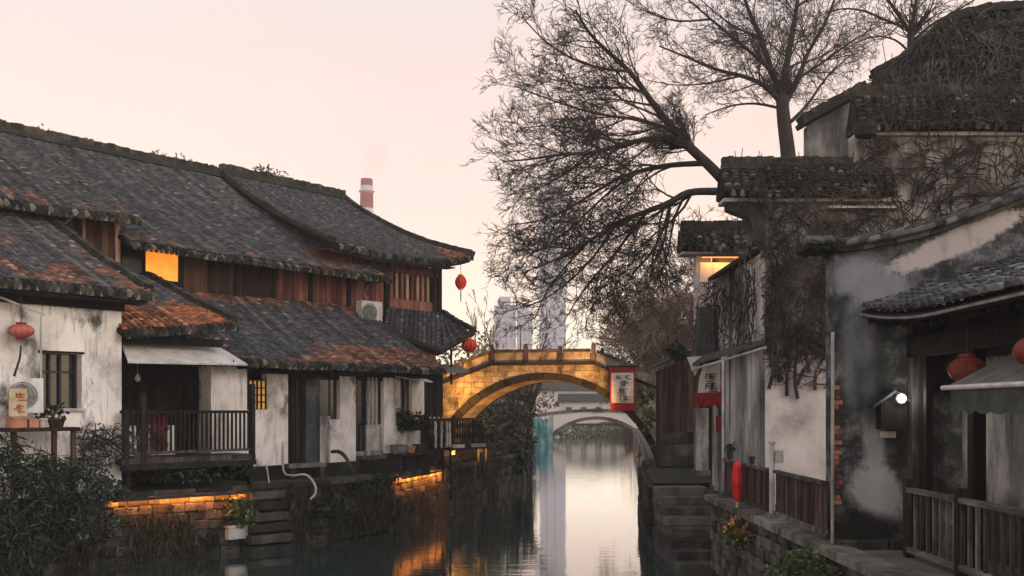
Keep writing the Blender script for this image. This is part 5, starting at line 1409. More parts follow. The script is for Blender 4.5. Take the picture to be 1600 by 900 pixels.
# awning
a1_ = thing('awning', 'grey cloth awning with pale front pipe and scalloped valance on the near porch', 'awning', (6, 11, 3.9))
A = [Vector((5.5, 12.05, 4.29)), Vector((5.5, 9.4, 4.29)), Vector((6.86, 9.4, 4.98)), Vector((6.86, 12.05, 4.98))]
mb = MB(); mb.prism(A, (0, 0, .025)); obj('cloth', mb, 'grey_canvas', a1_)
mb = MB(); mb.tube([(5.48, 12.22, 4.275), (5.48, 9.35, 4.275)], .032, 8); obj('front_pipe', mb, 'white_paint', a1_)
mb = MB(); n = 40; top = []; bot = []
for i in range(n + 1):
    y = 12.05 - i * 2.65 / n; top.append(Vector((5.5, y, 4.25))); bot.append(Vector((5.5 + .012 * math.sin(i * 1.1), y, 3.99 - .045 * abs(math.sin(i * .62)))))
for i in range(n): mb.prism([top[i], top[i + 1], bot[i + 1], bot[i]], (.012, 0, 0))
obj('valance', mb, 'dark_canvas', a1_)
for y in (11.9, 9.6):
    mb = MB(); mb.tube([(5.5, y, 4.26), (6.8, y, 4.1)], .02, 6); obj('arm', mb, 'grey_metal', a1_)
lantern('rust-red flattened lantern hanging under the near porch eave', (5.95, 12.55, 4.52), .235, .33, 'rust_silk', .50, .0, collar='rust_silk')
lantern('red lantern partly cut off by the right edge of the view under the porch eave', (5.62, 10.35, 4.63), .20, .30, 'rust_silk', .40, .0, collar='rust_silk')
# wall lamp and its box on the sooty wall
lm = thing('wall_lamp', 'dark roofed meter box with a bright round white lamp on the sooty wall', 'lamp', (5.92, 14.9, 3.7))
c = Vector((5.88, 14.88, 4.0))
mb = MB(); mb.box(c + Vector((0, 0, -.08)), (.40, .22, .44)); obj('box', mb, 'dark_wood', lm)
mb = MB(); mb.prism([c + Vector((-.34, -.16, .06)), c + Vector((0, -.16, .30)), c + Vector((.26, -.16, .13)), c + Vector((.26, -.16, .09)), c + Vector((0, -.16, .25)), c + Vector((-.34, -.16, .02))], (0, .26, 0)); obj('hood', mb, 'dark_metal', lm)
p = c + Vector((.07, -.22, .17)); mb = MB(); mb.lathe(p, [(.01, -.066), (.034, -.056), (.056, -.033), (.066, 0), (.056, .033), (.034, .056), (.01, .066)], 20); obj('bulb', mb, 'lamp_white', lm, smooth=True)
mb = MB(); mb.tube([p + Vector((math.cos(a) * .080, .02, math.sin(a) * .080)) for a in [2 * math.pi * i / 20 for i in range(21)]], .014, 6, caps=False); obj('rim', mb, 'dark_metal', lm)
mb = MB(); mb.bar(p + Vector((0, .2, -.02)), p + Vector((0, .05, -.02)), .03); obj('arm', mb, 'dark_metal', lm)
ld = bpy.data.lights.new('bulb_glow', 'POINT'); ld.energy = 14; ld.color = (1, .93, .82); ld.shadow_soft_size = .09
lo = bpy.data.objects.new('bulb_glow', ld); col.objects.link(lo); lo.parent = lm; lo.location = p + Vector((0, -.12, .02)) - OFF[lm.name]
mb = MB(); mb.box((5.87, 14.985, 3.61), (.24, .02, .10)); tag(obj('name_plate', mb, 'dirty_white'), 'small pale plate below the meter box on the sooty wall', 'plate')

# ---- near railing
def railing(name, label, cat, x, ya, yb, z0, z1, posts, mpost, mbar, step, mtop, w=.03, group=None):
    t = thing(name, label, cat, (x, (ya + yb) / 2, z0), group)
    pbar('top_rail', t, mtop, (x, ya, z1), (x, yb, z1), .09, .07); pbar('bottom_rail', t, mtop, (x, ya, z0 + .12), (x, yb, z0 + .12), .08, .08)
    for y in posts: pc('post', t, mpost, (x + .02, y, (z0 + z1) / 2 + .06), (.13, .13, z1 - z0 + .18), var=1, rough_=.012)
    n = int(abs(yb - ya) / step)
    for k in range(n):
        y = ya + (yb - ya) * (k + .5) / n
        if min(abs(y - q) for q in posts) > .07: pc('baluster', t, mbar, (x, y, (z0 + .16 + z1 - .035) / 2), (w, w, z1 - .035 - z0 - .16))
    return t
railing('wooden_railing', 'grey weathered wooden railing along the near porch edge', 'railing', 5.8, 14.1, 9.6, TZ, 2.83, (14.08, 12.45, 10.7), 'dark_wood', 'grey_wood', .20, 'rail_wood', .045)
# ---- boarded fences between white posts
def fence(label, ya, yb):
    t = thing('board_fence', label, 'fence', (5.0, (ya + yb) / 2, 1.9), 'brown board fences along the footpath')
    pbar('top_rail', t, 'grey_wood', (4.98, ya, 2.83), (4.98, yb, 2.83), .10, .06); pbar('bottom_rail', t, 'grey_wood', (4.98, ya, 2.05), (4.98, yb, 2.05), .09, .07)
    n = int(abs(yb - ya) / .13)
    for k in range(n):
        y = ya + (yb - ya) * (k + .5) / n; pc('board', t, 'fence_wood', (5.0 + random.uniform(-.006, .006), y, 2.44), (.025, .118, .72))
    return t
fence('nearer brown board fence ending at the soot-stained wall', 18.15, 15.25)
fence('farther brown board fence beside the long red lantern', 22.5, 18.55)
def white_post(label, y, z1, r=.05):
    t = thing('white_post', label, 'post', (4.97, y, 1.9), 'white posts of the footpath fence'); mb = MB(); mb.tube([(4.97, y, 1.88), (4.97, y, z1)], [r, r * .95], 8); obj('shaft', mb, 'dirty_white', t, smooth=True)
    pc('base', t, 'stone', (4.97, y, 1.95), (.2, .2, .14), var=2, rough_=.02); pc('cap', t, 'dirty_white', (4.97, y, z1 + .02), (r * 2.3, r * 2.3, .04)); return t
white_post('white post with a small box between the two brown fences', 18.35, 3.35, .055)
white_post('thin tall white post at the far end of the brown fences', 22.6, 5.2, .035)
mb = MB(); mb.box((5.09, 18.30, 3.1), (.14, .12, .24)); tag(obj('junction_box', mb, 'dirty_white'), 'small white box fixed beside the middle white post', 'box')
# closed red parasol-like long lantern on a pole
ll = thing('long_lantern', 'long bright red lantern on a pale pole in front of the fence', 'lantern', (4.86, 20.6, 1.75))
p = W(1152, 752, 20.4); mb = MB(); mb.lathe(p - Vector((0, 0, .42)), [(.03, 0), (.09, .08), (.115, .3), (.12, .5), (.10, .72), (.05, .84), (.02, .86)], 16); shd = obj('shade', mb, 'red_silk', ll, smooth=True)
mb = MB(); mb.tube([p - Vector((0, 0, .44)), p - Vector((.03, 0, .85))], [.03, .035], 6); obj('pole', mb, 'pale_wood', ll)
for k in range(8):
    a = k * math.pi / 4; mb = MB(); mb.tube([p + Vector((math.cos(a) * r_, math.sin(a) * r_, z)) for r_, z in ((.092, -.34), (.118, -.12), (.122, .08), (.102, .30))], .005, 3, caps=False); sub(obj('rib', mb, 'banner_red', ll), shd)
c = W(1150, 826, 20.2)
fl = thing('flower_clump', 'orange and yellow flowers beneath the long red lantern', 'flowers', c); mb = MB(); leaf_cloud(mb, c, (.28, .2, .26), 130, .07, 1.3, -.3); obj('blossom', mb, 'leaf_orange', fl, kind='stuff')
mb = MB(); leaf_cloud(mb, c + Vector((.12, 0, -.1)), (.45, .25, .32), 260, .08, 1.8); obj('foliage', mb, 'leaf_mid', fl, kind='stuff')
shrub('green yellow-flecked bush growing on the low stone wall below the fence', 'shrub', [(W(1255, 882, 14.6), (.40, .3, .26), 520), (W(1225, 890, 15.0), (.3, .3, .2), 260), (W(1290, 895, 14.2), (.25, .2, .12), 130)], 'leaf_mid', .05, 1.6)
shrub('small weeds sprouting at the top of the water stairs wall', 'shrub', [(W(1185, 830, 19.4), (.35, .3, .22), 240), (W(1135, 800, 22.4), (.25, .3, .22), 180)], 'leaf_dry', .06, 2.0)
# small dark pots on the fence
pot('small dark green pot standing on the farther fence rail', (5.0, 20.0, 2.865), .07, .16, 'dark_metal'); pot('dark pot at the far end of the farther fence rail', (5.0, 22.0, 2.865), .09, .20, 'dark_metal', (.1, .1, 40, 'leaf_dark'))

# ---- ivy-grown house with stepped gable
h2 = thing('stepped_gable_house', 'tall white house with stepped gable overgrown by bare creeper', 'house', (9, 24, TZ))
WY = 22.0
def gwall(nm, x0, x1, z0, z1, y=WY, th=.4, m='rose_plaster', par=None):
    mb = MB(); mb.prism([(x0, y, z0), (x1, y, z0), (x1, y, z1), (x0, y, z1)], (0, th, 0)); return obj(nm, mb, m, par or h2)
gwall('gable_wall', 5.80, 8.62, TZ - .1, 5.25); gwall('gable_wall', 5.80, 8.62, 5.252, 8.75, m='weathered_plaster'); gwall('gable_wall', 7.85, 13.5, 8.76, 10.25, m='weathered_plaster'); gwall('gable_wall', 8.64, 13.5, TZ - .1, 8.74, m='weathered_plaster')
mb = MB(); mb.prism([(5.72, WY + .02, TZ - .1), (5.72, 27.2, TZ - .1), (5.72, 27.2, 7.6), (5.72, WY + .02, 7.6)], (.3, 0, 0)); obj('canal_wall', mb, 'smoky_plaster', h2)
mb = MB(); mb.prism([(5.5, WY + .42, 7.60), (5.5, 27.1, 7.60), (8.2, 27.1, 8.5), (8.2, WY + .42, 8.5)], (0, 0, .1)); obj('side_roof', mb, 'dark_stone', h2)
def coping(par, x0, x1, ztop, zbot, y, dep=.8, corbel=None):
    """tiled coping of a stepped gable: projecting ledges, a tiled slope on both sides, a ridge"""
    xm = (x0 + x1) / 2; hh = ztop - zbot
    mb = MB(); mb.box((xm, y + .2, zbot + .04), (x1 - x0 - .06, .62, .08)); obj('ledge', mb, 'dirty_white', par)
    mb = MB(); mb.box((xm, y + .2, zbot + .17), (x1 - x0 - .02, .78, .09)); obj('ledge', mb, 'dark_stone', par)
    f = rect_surf((x0, y - dep / 2 + .12, zbot + .24), (x1, y - dep / 2 + .12, zbot + .24), (x0, y + .14, ztop - .26), (x1, y + .14, ztop - .26), 0)
    tiles('coping_tiles', par, f, x1 - x0, 1.0, 'mossy_tile', .20, .16); deck('coping_bed', par, f, 'dark_stone', 6, 2, .06)
    eave_roll('coping_eave', par, f, x1 - x0, r=.07, pitch=.20, drop=.01)
    fb = rect_surf((x0, y + .2 + dep / 2, zbot + .24), (x1, y + .2 + dep / 2, zbot + .24), (x0, y + .26, ztop - .26), (x1, y + .26, ztop - .26), 0); deck('coping_back', par, fb, 'dark_stone', 6, 2, .06)
    mb = MB(); mb.box((xm, y + .2, (zbot + .21 + ztop - .3) / 2), (x1 - x0 - .1, .34, ztop - .3 - zbot - .21)); obj('coping_core', mb, 'dark_stone', par)
    wavy_ridge('coping_ridge', par, [(x0 + .05, y + .2, ztop - .28), (x1, y + .2, ztop - .30)], .22, .32)
coping(h2, 4.80, 8.66, 9.82, 8.75, WY); coping(h2, 7.85, 13.4, 11.48, 10.26, WY)
# corbel under the projecting end of the lower coping
mb = MB(); mb.prism([(4.95, WY + .02, 8.74), (5.79, WY + .02, 8.74), (5.79, WY + .02, 7.7), (5.62, WY + .02, 7.9), (5.45, WY + .02, 8.4), (4.95, WY + .02, 8.6)], (0, .36, 0)); obj('corbel', mb, 'dark_stone', h2)
# roof behind the gable: high dark hall roof sweeping up
def fH(u, v):
    k = u * 5; i = min(4, int(k)); f = k - i
    lo = W(1352 + 290 * u, 150, 23.2); hi = HALL[i].lerp(HALL[i + 1], f); p = lo.lerp(hi, v); p.z -= .12 * math.sin(v * math.pi); return p
HALL = [W(1366, 122, 25.4), W(1410, 98, 26), W(1445, 68, 26.4), W(1485, 34, 26.6), W(1540, 20, 26.8), W(1650, 12, 27)]
deck('hall_roof', h2, fH, 'dark_stone', 12, 6, .2); tiles('hall_tiles', h2, fH, 5.6, 3.9, 'black_tile', .20, .16, jit=1.8)
wavy_ridge('hall_ridge', h2, [fH(i / 10, 1) for i in range(11)], .26, .26, 'black_tile')
mb = MB(); mb.prism([HALL[i] - Vector((0, 0, .1)) for i in range(6)] + [Vector((14.9, 27, 8)), Vector((9.6, 25.4, 8))], (0, .4, 0)); obj('hall_wall', mb, 'dark_stone', h2)
# small gable behind the lower step with sloping coping
mb = MB(); pts = [W(1262, 250, 25), W(1345, 250, 25), W(1345, 150, 25), W(1262, 196, 25)]; mb.prism(pts, (0, .35, 0)); obj('rear_gable', mb, 'grey_plaster', h2)
wavy_ridge('rear_coping', h2, [W(1250, 200, 25.1), W(1300, 172, 25.1), W(1348, 146, 25.1)], .55, .30)
mb = MB(); mb.lathe(W(1352, 202, 21.6) , [(.05, -.2), (.22, -.15), (.28, 0), (.22, .15), (.05, .2)], 10); obj('corbel_end', mb, 'dark_stone', h2)
gwall('rear_wall', 5.75, 8.3, TZ, 8.6, 27.2, .4, 'grey_plaster')
# white strips of weathered ledge
mb = MB(); mb.box(((1290 + 1394 - 1600) / 2 / FPX * WY + .0, WY - .12, 8.60), (1.5, .2, .05)); obj('ledge_strip', mb, 'dirty_white', h2)
# ---- lower stepped wing behind, lit from below its coping
h3 = thing('wing_wall', 'low farther gable with tiled coping and a warm lamp beneath its eave', 'wall', (5.8, 27.6, TZ))
gwall('wall', 5.30, 5.73, 5.55, 8.44, 27.65, .35, 'rose_plaster', h3); gwall('wall', 5.72, 6.7, 8.45, 8.5, 27.65, .35, 'rose_plaster', h3)
coping(h3, 4.80, 6.72, 9.40, 8.42, 27.4)
mb = MB(); mb.box((5.95, 27.0, 7.85), (1.35, .12, .55)); obj('eave_panel', mb, 'rose_plaster', h3)
lt = thing('eave_lamp', 'warm strip lamp glowing under the coping of the farther gable', 'lamp', (5.95, 26.75, 8.30))
mb = MB(); mb.box((5.95, 26.78, 8.30), (1.35, .10, .07)); obj('housing', mb, 'dark_metal', lt); mb = MB(); mb.box((5.95, 26.79, 8.25), (1.30, .05, .025)); obj('tube', mb, 'led', lt)
ld = bpy.data.lights.new('eave_glow', 'AREA'); ld.shape = 'RECTANGLE'; ld.size = 1.3; ld.size_y = .04; ld.energy = 11; ld.color = (1, .43, .07)
lo = bpy.data.objects.new('eave_glow', ld); col.objects.link(lo); lo.parent = lt; lo.location = (0, .0, -.08); lo.rotation_euler = (R(28), 0, 0)
# ---- creeper over the gable walls: bare stems, uncountable
mb = MB()
den = lambda x, y: 1.0 if y > .52 + .05 * math.sin(x * 14) else max(0, .30 - (.52 - y) * 2.2)
vines(mb, (5.66, WY - .02, 4.4), (1, 0, 0), (0, 0, 1), 3.3, 4.4, 640, 1.5, .015, .25, .05, lambda x, y: 1 if y > .18 + .06 * math.sin(x * 17) else .22)
vines(mb, (5.2, WY - .32, 8.7), (1, 0, 0), (0, 0, 1), 3.5, 1.0, 170, 1.3, .013, .5, .06)
vines(mb, (8.6, WY - .02, 6.2), (1, 0, 0), (0, 0, 1), 4.0, 4.1, 560, 1.4, .015, .25, .05)
vines(mb, (7.87, WY - .02, 8.8), (1, 0, 0), (0, 0, 1), .85, 1.45, 75, 1.2, .014, .25, .05)
vines(mb, (7.9, WY - .35, 10.3), (1, 0, 0), (0, 0, 1), 4.5, 1.2, 200, 1.3, .016, .4, .06)
vines(mb, (5.66, 27.0, 5.4), (0, -1, 0), (0, 0, 1), 5.0, 2.2, 200, 1.5, .015, .3, .05)
vines(mb, (5.0, 26.9, 5.2), (1, 0, 0), (0, 0, 1), 1.4, 2.4, 130, 1.4, .016, .3, .05)
for k_ in range(34):    # old thick stems climbing from the ground
    x = random.choice((random.uniform(5.75, 6.3), random.uniform(5.8, 8.6), random.uniform(8.6, 12))); z = random.uniform(4.2, 5.6); y = WY - .06; pts = []; dx = random.gauss(0, .12)
    for i in range(9): pts.append((x, y - .02 * (i % 2), z)); x += dx + random.gauss(0, .10); z += random.uniform(.25, .5); dx += random.gauss(0, .06)
    pts = [q for q in pts if q[2] < 8.7 and q[0] > 5.74] if x < 8.6 else [q for q in pts if q[2] < 10.2]
    if len(pts) > 3: mb.tube(pts, [.045 * (1 - .7 * i / len(pts)) for i in range(len(pts))], 5, caps=False)
for _ in range(46):    # long hanging strands
    x = random.uniform(4.9, 8.6); z = random.uniform(8.6, 9.9); y = WY - random.uniform(.2, .5); ln = random.uniform(.8, 3.0)
    mb.tube([(x + random.gauss(0, .05) * i, y, z - ln * i / 5) for i in range(6)], .010, 3, caps=False)
for _ in range(260):   # stems straggling over the high roof
    u_, v_ = random.random(), random.random(); pts = []
    du_, dv_ = random.gauss(0, .03), random.gauss(0, .09)
    for i in range(6): pts.append(fH(max(0, min(1, u_)), max(0, min(1, v_))) + Vector((0, -.10, random.uniform(.03, .22)))); u_ += du_ + random.gauss(0, .012); v_ += dv_ + random.gauss(0, .03)
    mb.tube(pts, random.uniform(.010, .022), 3, caps=False)
for _ in range(40):
    x = random.uniform(8.2, 12.5); z = random.uniform(10.2, 13.0); y = WY - random.uniform(.3, .6); ln = random.uniform(.6, 2.4); dx = random.gauss(0, .5)
    mb.tube([(x + dx * i / 5 + random.gauss(0, .05), y, z - ln * i / 5 + .15 * math.sin(i)) for i in range(6)], .010, 3, caps=False)
o = obj('wall_creeper', mb, 'vine'); o['kind'] = 'stuff'; o['label'] = 'bare brown creeper stems covering the stepped gable walls'
mb = MB()
for _ in range(1500):
    q_ = fH(random.random() ** .8, random.random()); 
    if mnoise.noise(q_ * .8) > -.05: leaf_cloud(mb, q_ + Vector((0, -.1, .05)), (.15, .15, .10), 1, .07, 1.6)
o = obj('roof_ivy', mb, 'leaf_dark'); o['kind'] = 'stuff'; o['label'] = 'dark ivy leaves covering the high roof at the top right'

# ---- things on the footpath towards the bridge
hut = thing('plank_hut', 'small brown plank hut beside the right end of the bridge', 'hut', (5.9, 36, 1.85))
k = 0; x = 5.46
while x < 6.95:
    w = random.uniform(.17, .25); z1 = 5.35 + (x - 5.1) * .42; pc('plank', hut, 'fence_wood', (x + w / 2, 35.6 + random.uniform(-.01, .01), (1.85 + z1) / 2), (w - .012, .05, z1 - 1.85)); x += w
mb = MB(); mb.prism([(5.48, 35.63, 1.85), (6.95, 35.63, 1.85), (6.95, 35.63, 6.05), (5.48, 35.63, 5.45)], (0, .9, 0)); obj('wall', mb, 'dark_wood', hut)
for z in (2.1, 2.5, 2.95):
    for xx in (5.74, 6.24, 6.72): pc('base_stone', hut, 'dark_stone', (xx, 35.5, z), (.49, .16, .42), var=int(xx * 7) % 4, rough_=.03)
mb = MB(); mb.prism([(5.05, 35.2, 5.46), (7.0, 35.2, 6.28), (7.0, 35.2, 6.38), (5.05, 35.2, 5.54)], (0, 1.5, 0)); obj('roof', mb, 'dark_stone', hut)
mb = MB(); mb.box((6.15, 31.2, 2.95), (.40, .4, 2.2)); p_ = thing('white_pillar', 'grey-white square pillar beside the plank hut', 'pillar', (6.15, 31.2, 1.85)); obj('shaft', mb, 'grey_plaster', p_); pc('base', p_, 'stone', (6.15, 31.2, 1.95), (.5, .5, .18), rough_=.02, var=1)
dw = thing('dark_stall', 'dark open stall behind the red-and-white banner', 'stall', (6.5, 29.5, 1.85))
mb = MB(); mb.box((6.75, 31.6, 3.6), (1.2, .1, 3.5)); obj('back', mb, 'dark_wood', dw)
for x in (6.35, 7.3): pc('post', dw, 'dark_wood', (x, 29.3, 3.4), (.12, .12, 3.1))
# slanted canopy
cn = thing('slanted_canopy', 'thin dark canopy sloping above the banner beside the creeper wall', 'canopy', (5.9, 25.8, 5.2))
mb = MB(); mb.prism([W(1078, 573, 26.5), W(1195, 537, 21.6), W(1190, 532, 22.6), W(1076, 566, 27.5)], (0, 0, .07)); obj('sheet', mb, 'dark_canvas', cn)
mb = MB(); mb.bar(W(1080, 578, 26.4), W(1196, 543, 21.5), .045); obj('front_bar', mb, 'dirty_white', cn)
mb = MB(); mb.tube([W(1131, 563, 24.2), W(1131, 763, 24.2)], .035, 6); obj('pole', mb, 'dark_metal', cn)
# tapered dark hood above the canopy
hd = thing('tapered_hood', 'dark tapered cloth hood standing on the slanted canopy', 'hood', W(1105, 566, 26.6))
mb = MB(); a, b, c_, d_ = W(1088, 566, 26.6), W(1124, 566, 26.6), W(1117, 481, 26.6), W(1091, 481, 26.6)
mb.raw([a, b, c_, d_, a + Vector((0, .9, 0)), b + Vector((0, .9, 0)), c_ + Vector((-.05, .5, 0)), d_ + Vector((.05, .5, 0))], [(0, 1, 2, 3), (5, 4, 7, 6), (1, 5, 6, 2), (4, 0, 3, 7), (3, 2, 6, 7), (4, 5, 1, 0)]); obj('cloth', mb, 'dark_canvas', hd)
for px in (1095, 1103, 1111, 1119):
    mb = MB(); mb.bar(W(px - 3, 565, 26.57), W(1090 + (px - 1088) * .75, 482, 26.57), .04); obj('fold', mb, 'dark_canvas', hd)
mb = MB(); mb.tube([W(1106, 482, 26.8), W(1106, 474, 26.8)], .05, 6); obj('finial', mb, 'dark_metal', hd)
# banner with fringe
b2 = thing('banner', 'white pennant banner with red fringed hem beside the plank hut', 'banner', W(1108, 635, 26.0))
mb = MB(); mb.prism([W(1100, 568, 26.0), W(1129, 566, 26.0), W(1130, 615, 26.0), W(1090, 617, 26.0), W(1093, 590, 26.0)], (0, .02, 0)); obj('cloth', mb, 'banner_white', b2)
mb = MB(); q = [W(1088, 614, 25.98), W(1131, 612, 25.98)]; lowz = [W(1086 + i * 46 / 9, 634 + (4 if i % 2 else -2), 25.98) for i in range(10)]
mb.prism([q[0], q[1]] + list(reversed(lowz)), (0, .03, 0)); obj('hem', mb, 'banner_red', b2)
mb = MB(); mb.prism([W(1126, 568, 25.97), W(1131, 568, 25.97), W(1131, 614, 25.97), W(1126, 614, 25.97)], (0, .03, 0)); obj('edge', mb, 'banner_red', b2)
glyphs(b2, 'ink', W(1108, 598, 25.97), (1, 0, 0), (0, 0, 1), (0, -1, 0), [(0, .14, .30, .24, 7), (.02, -.12, .32, .26, 7)], 9)
mb = MB(); mb.tube([W(1096, 566, 26.0), W(1134, 563, 26.0)], .02, 5); obj('rod', mb, 'dark_wood', b2)
mb = MB(); mb.prism([W(1073, 558, 26.3), W(1098, 556, 26.3), W(1086, 588, 26.3)], (0, .02, 0)); tag(obj('pennant', mb, 'banner_white'), 'small white triangular pennant left of the fringed banner', 'pennant')
s_ = thing('hanging_sign', 'small red hanging sign under the fringed banner', 'sign', W(1124, 675, 26)); mb = MB(); mb.prism([W(1119, 650, 26), W(1130, 650, 26), W(1130, 676, 26), W(1119, 676, 26)], (0, .04, 0)); obj('board', mb, 'banner_red', s_); mb = MB(); mb.tube([W(1124, 650, 26), W(1124, 634, 26)], .012, 4); obj('cord', mb, 'dark_metal', s_)
# plant and stones at the bridge's right foot
shrub('dark tangled plant on the roof edge beside the bridge end', 'shrub', [(W(1056, 548, 34.6), (.42, .4, .26), 300), (W(1070, 556, 34.8), (.3, .3, .15), 120)], 'leaf_dark', .10, 2.0)
shrub('yellow-green weeds growing where the bridge meets the footpath', 'shrub', [(W(1008, 618, 38.4), (.30, .3, .35), 150), (W(1014, 655, 38.2), (.22, .3, .6), 150)], 'leaf_mid', .10, 2.0)
shrub('trailing green weeds on the quay corner under the right arch foot', 'shrub', [(W(1017, 765, 32.5), (.18, .5, .6), 260), (W(1012, 745, 35), (.15, .5, .4), 160)], 'leaf_mid', .09, 2.6, droop=1.4)

# ================================================================== TREES
def WP(pts, Y, dy=0.0): return [W(x, y, Y + dy * i / max(1, len(pts) - 1)) for i, (x, y) in enumerate(pts)]
random.seed(5)
# big leaning bare tree behind the creeper wall
T = Tree(bias=(-.12, -.02, .02), spread=.85, minr=.0088, levels=4, density=1.04, flat=.75)
TY = 31.0
T.limb([(9.0, 32.5, 1.8), (8.8, 32.2, 5.5), (8.3, 31.7, 8.6)] + WP([(1175, 345), (1140, 292), (1112, 262), (1073, 226)], TY), .26, .15, 0, (.96, 1.0))
T.limb(WP([(1080, 230), (1048, 199), (1011, 149), (986, 112), (949, 81), (918, 50), (899, 15)], TY, -1.5), .13, .03, 0, (.14, 1))
T.limb(WP([(1075, 226), (1048, 213), (1005, 218), (967, 227), (930, 239), (874, 241), (824, 250), (785, 252)], TY, -2.5), .11, .018, 0, (.12, 1))
T.limb(WP([(1150, 300), (1117, 299), (1073, 299), (1048, 317), (1011, 330), (967, 345), (918, 379), (874, 404), (820, 425)], TY - .3, -2.0), .14, .02, 0, (.2, 1))
T.limb(WP([(1105, 255), (1048, 257), (999, 267), (961, 280), (918, 308), (855, 345), (792, 352)], TY, 1.5), .10, .018, 0, (.12, 1))
T.limb(WP([(1050, 204), (1010, 188), (955, 182), (900, 170), (845, 150), (805, 135)], TY, -1.0), .065, .015, 0, (.12, 1))
T.limb(WP([(986, 112), (940, 108), (890, 92), (845, 60), (815, 25)], TY - 1.0, -.8), .05, .015, 0, (.1, 1))
T.limb(WP([(1011, 149), (985, 135), (940, 140), (880, 128), (830, 100)], TY - .8, .8), .045, .012, 0, (.1, 1))
T.limb(WP([(1011, 330), (980, 370), (955, 405), (925, 435), (900, 470), (880, 505)], TY - .5, 1.0), .06, .015, 0, (.1, 1))
T.limb(WP([(1048, 317), (1040, 350), (1020, 395), (985, 430), (960, 480)], TY - .5, 1.5), .06, .015, 0, (.1, 1))
T.limb(WP([(918, 379), (880, 420), (850, 460), (835, 500)], TY - 1.5, .5), .04, .012, 0, (.1, 1))
T.limb(WP([(967, 345), (930, 400), (890, 440), (850, 470), (800, 485)], TY - 1, 1.0), .045, .012, 0, (.1, 1))
T.limb(WP([(999, 267), (950, 300), (900, 350), (850, 390), (795, 405)], TY - .5, 2.0), .05, .012, 0, (.1, 1))
T.limb(WP([(930, 239), (880, 275), (830, 300), (788, 305)], TY - 1.2, .5), .035, .012, 0, (.1, 1))
T.limb(WP([(1073, 299), (1050, 345), (1045, 400), (1020, 455)], TY - .3, 1.5), .05, .012, 0, (.1, 1))
T.limb(WP([(967, 227), (920, 205), (870, 195), (812, 200)], TY - 1.2, -.5), .035, .012, 0, (.1, 1))
T.build('bare_tree', 'big bare tree leaning far out over the canal from behind the creeper wall', (8.2, 32.5, 1.8))
# upright bare tree
random.seed(8)
T = Tree(bias=(-.04, 0, .07), spread=.95, minr=.009, levels=4, density=1.0, flat=.75)
TY = 42.0
b0_ = W(1240, 420, TY); b0_.z = 1.8
T.limb([b0_, W(1238, 330, TY), W(1232, 240, TY), W(1224, 185, TY), W(1222, 150, TY)], .40, .27, 0, (.95, 1))
T.limb(WP([(1222, 152), (1228, 110), (1236, 60), (1246, 10), (1252, -60)], TY, 1), .19, .06, 0, (.12, 1))
T.limb(WP([(1222, 152), (1205, 110), (1190, 60), (1168, 15), (1150, -50)], TY, -1), .16, .05, 0, (.12, 1))
T.limb(WP([(1220, 160), (1195, 132), (1160, 118), (1120, 110), (1075, 90), (1030, 72)], TY, -1.5), .13, .03, 0, (.12, 1))
T.limb(WP([(1228, 160), (1248, 122), (1262, 80), (1290, 40), (1310, -20)], TY, .5), .14, .04, 0, (.12, 1))
T.limb(WP([(1222, 170), (1180, 160), (1140, 165), (1100, 180)], TY, 1), .07, .02, 0, (.12, 1))
T.limb(WP([(1236, 190), (1262, 165), (1290, 120), (1330, 85)], TY, 1), .09, .025, 0, (.12, 1))
T.limb(WP([(1205, 110), (1160, 70), (1110, 30), (1065, -10)], TY - .6, -1), .09, .025, 0, (.12, 1))
T.limb(WP([(1246, 10), (1290, -20), (1340, -40)], TY, .5), .06, .02, 0, (.1, 1))
T.limb(WP([(1248, 122), (1290, 95), (1335, 60), (1375, 40)], TY, .5), .07, .02, 0, (.1, 1))
T.limb(WP([(1190, 60), (1140, 40), (1090, -5)], TY - 1, .5), .06, .02, 0, (.1, 1))
T.limb(WP([(1160, 118), (1110, 130), (1060, 135), (1010, 125)], TY - 1, .5), .05, .015, 0, (.1, 1))
T.limb(WP([(1110, 30), (1060, 35), (1010, 20), (970, -5)], TY - 1, .5), .05, .015, 0, (.1, 1))
T.build('bare_tree', 'upright bare tree with forked trunk behind the lower step of the gable', b0_)
# thin tree behind the high roof
random.seed(9)
T = Tree(bias=(0, 0, .08), spread=1.05, minr=.009, levels=4, density=.70, flat=.8)
TY = 30.0; b0_ = W(1424, 400, TY); b0_.z = 1.8
T.limb([b0_, W(1424, 200, TY), W(1424, 90, TY), W(1423, 50, TY)], .17, .11, 0, (.98, 1))
T.limb(WP([(1423, 52), (1402, 20), (1380, -10), (1360, -50)], TY, -.5), .07, .02, 0, (.1, 1)); T.limb(WP([(1423, 52), (1430, 10), (1440, -40)], TY, .5), .08, .03, 0, (.1, 1))
T.limb(WP([(1424, 70), (1450, 40), (1490, 20), (1530, -5)], TY, -.5), .06, .02, 0, (.1, 1)); T.limb(WP([(1424, 45), (1390, 35), (1350, 15), (1310, 12), (1270, 30)], TY, -1), .05, .015, 0, (.1, 1))
T.limb(WP([(1424, 85), (1400, 60), (1365, 55), (1330, 70)], TY, .5), .04, .012, 0, (.1, 1))
T.build('bare_tree', 'slender bare tree rising behind the high dark roof', b0_)
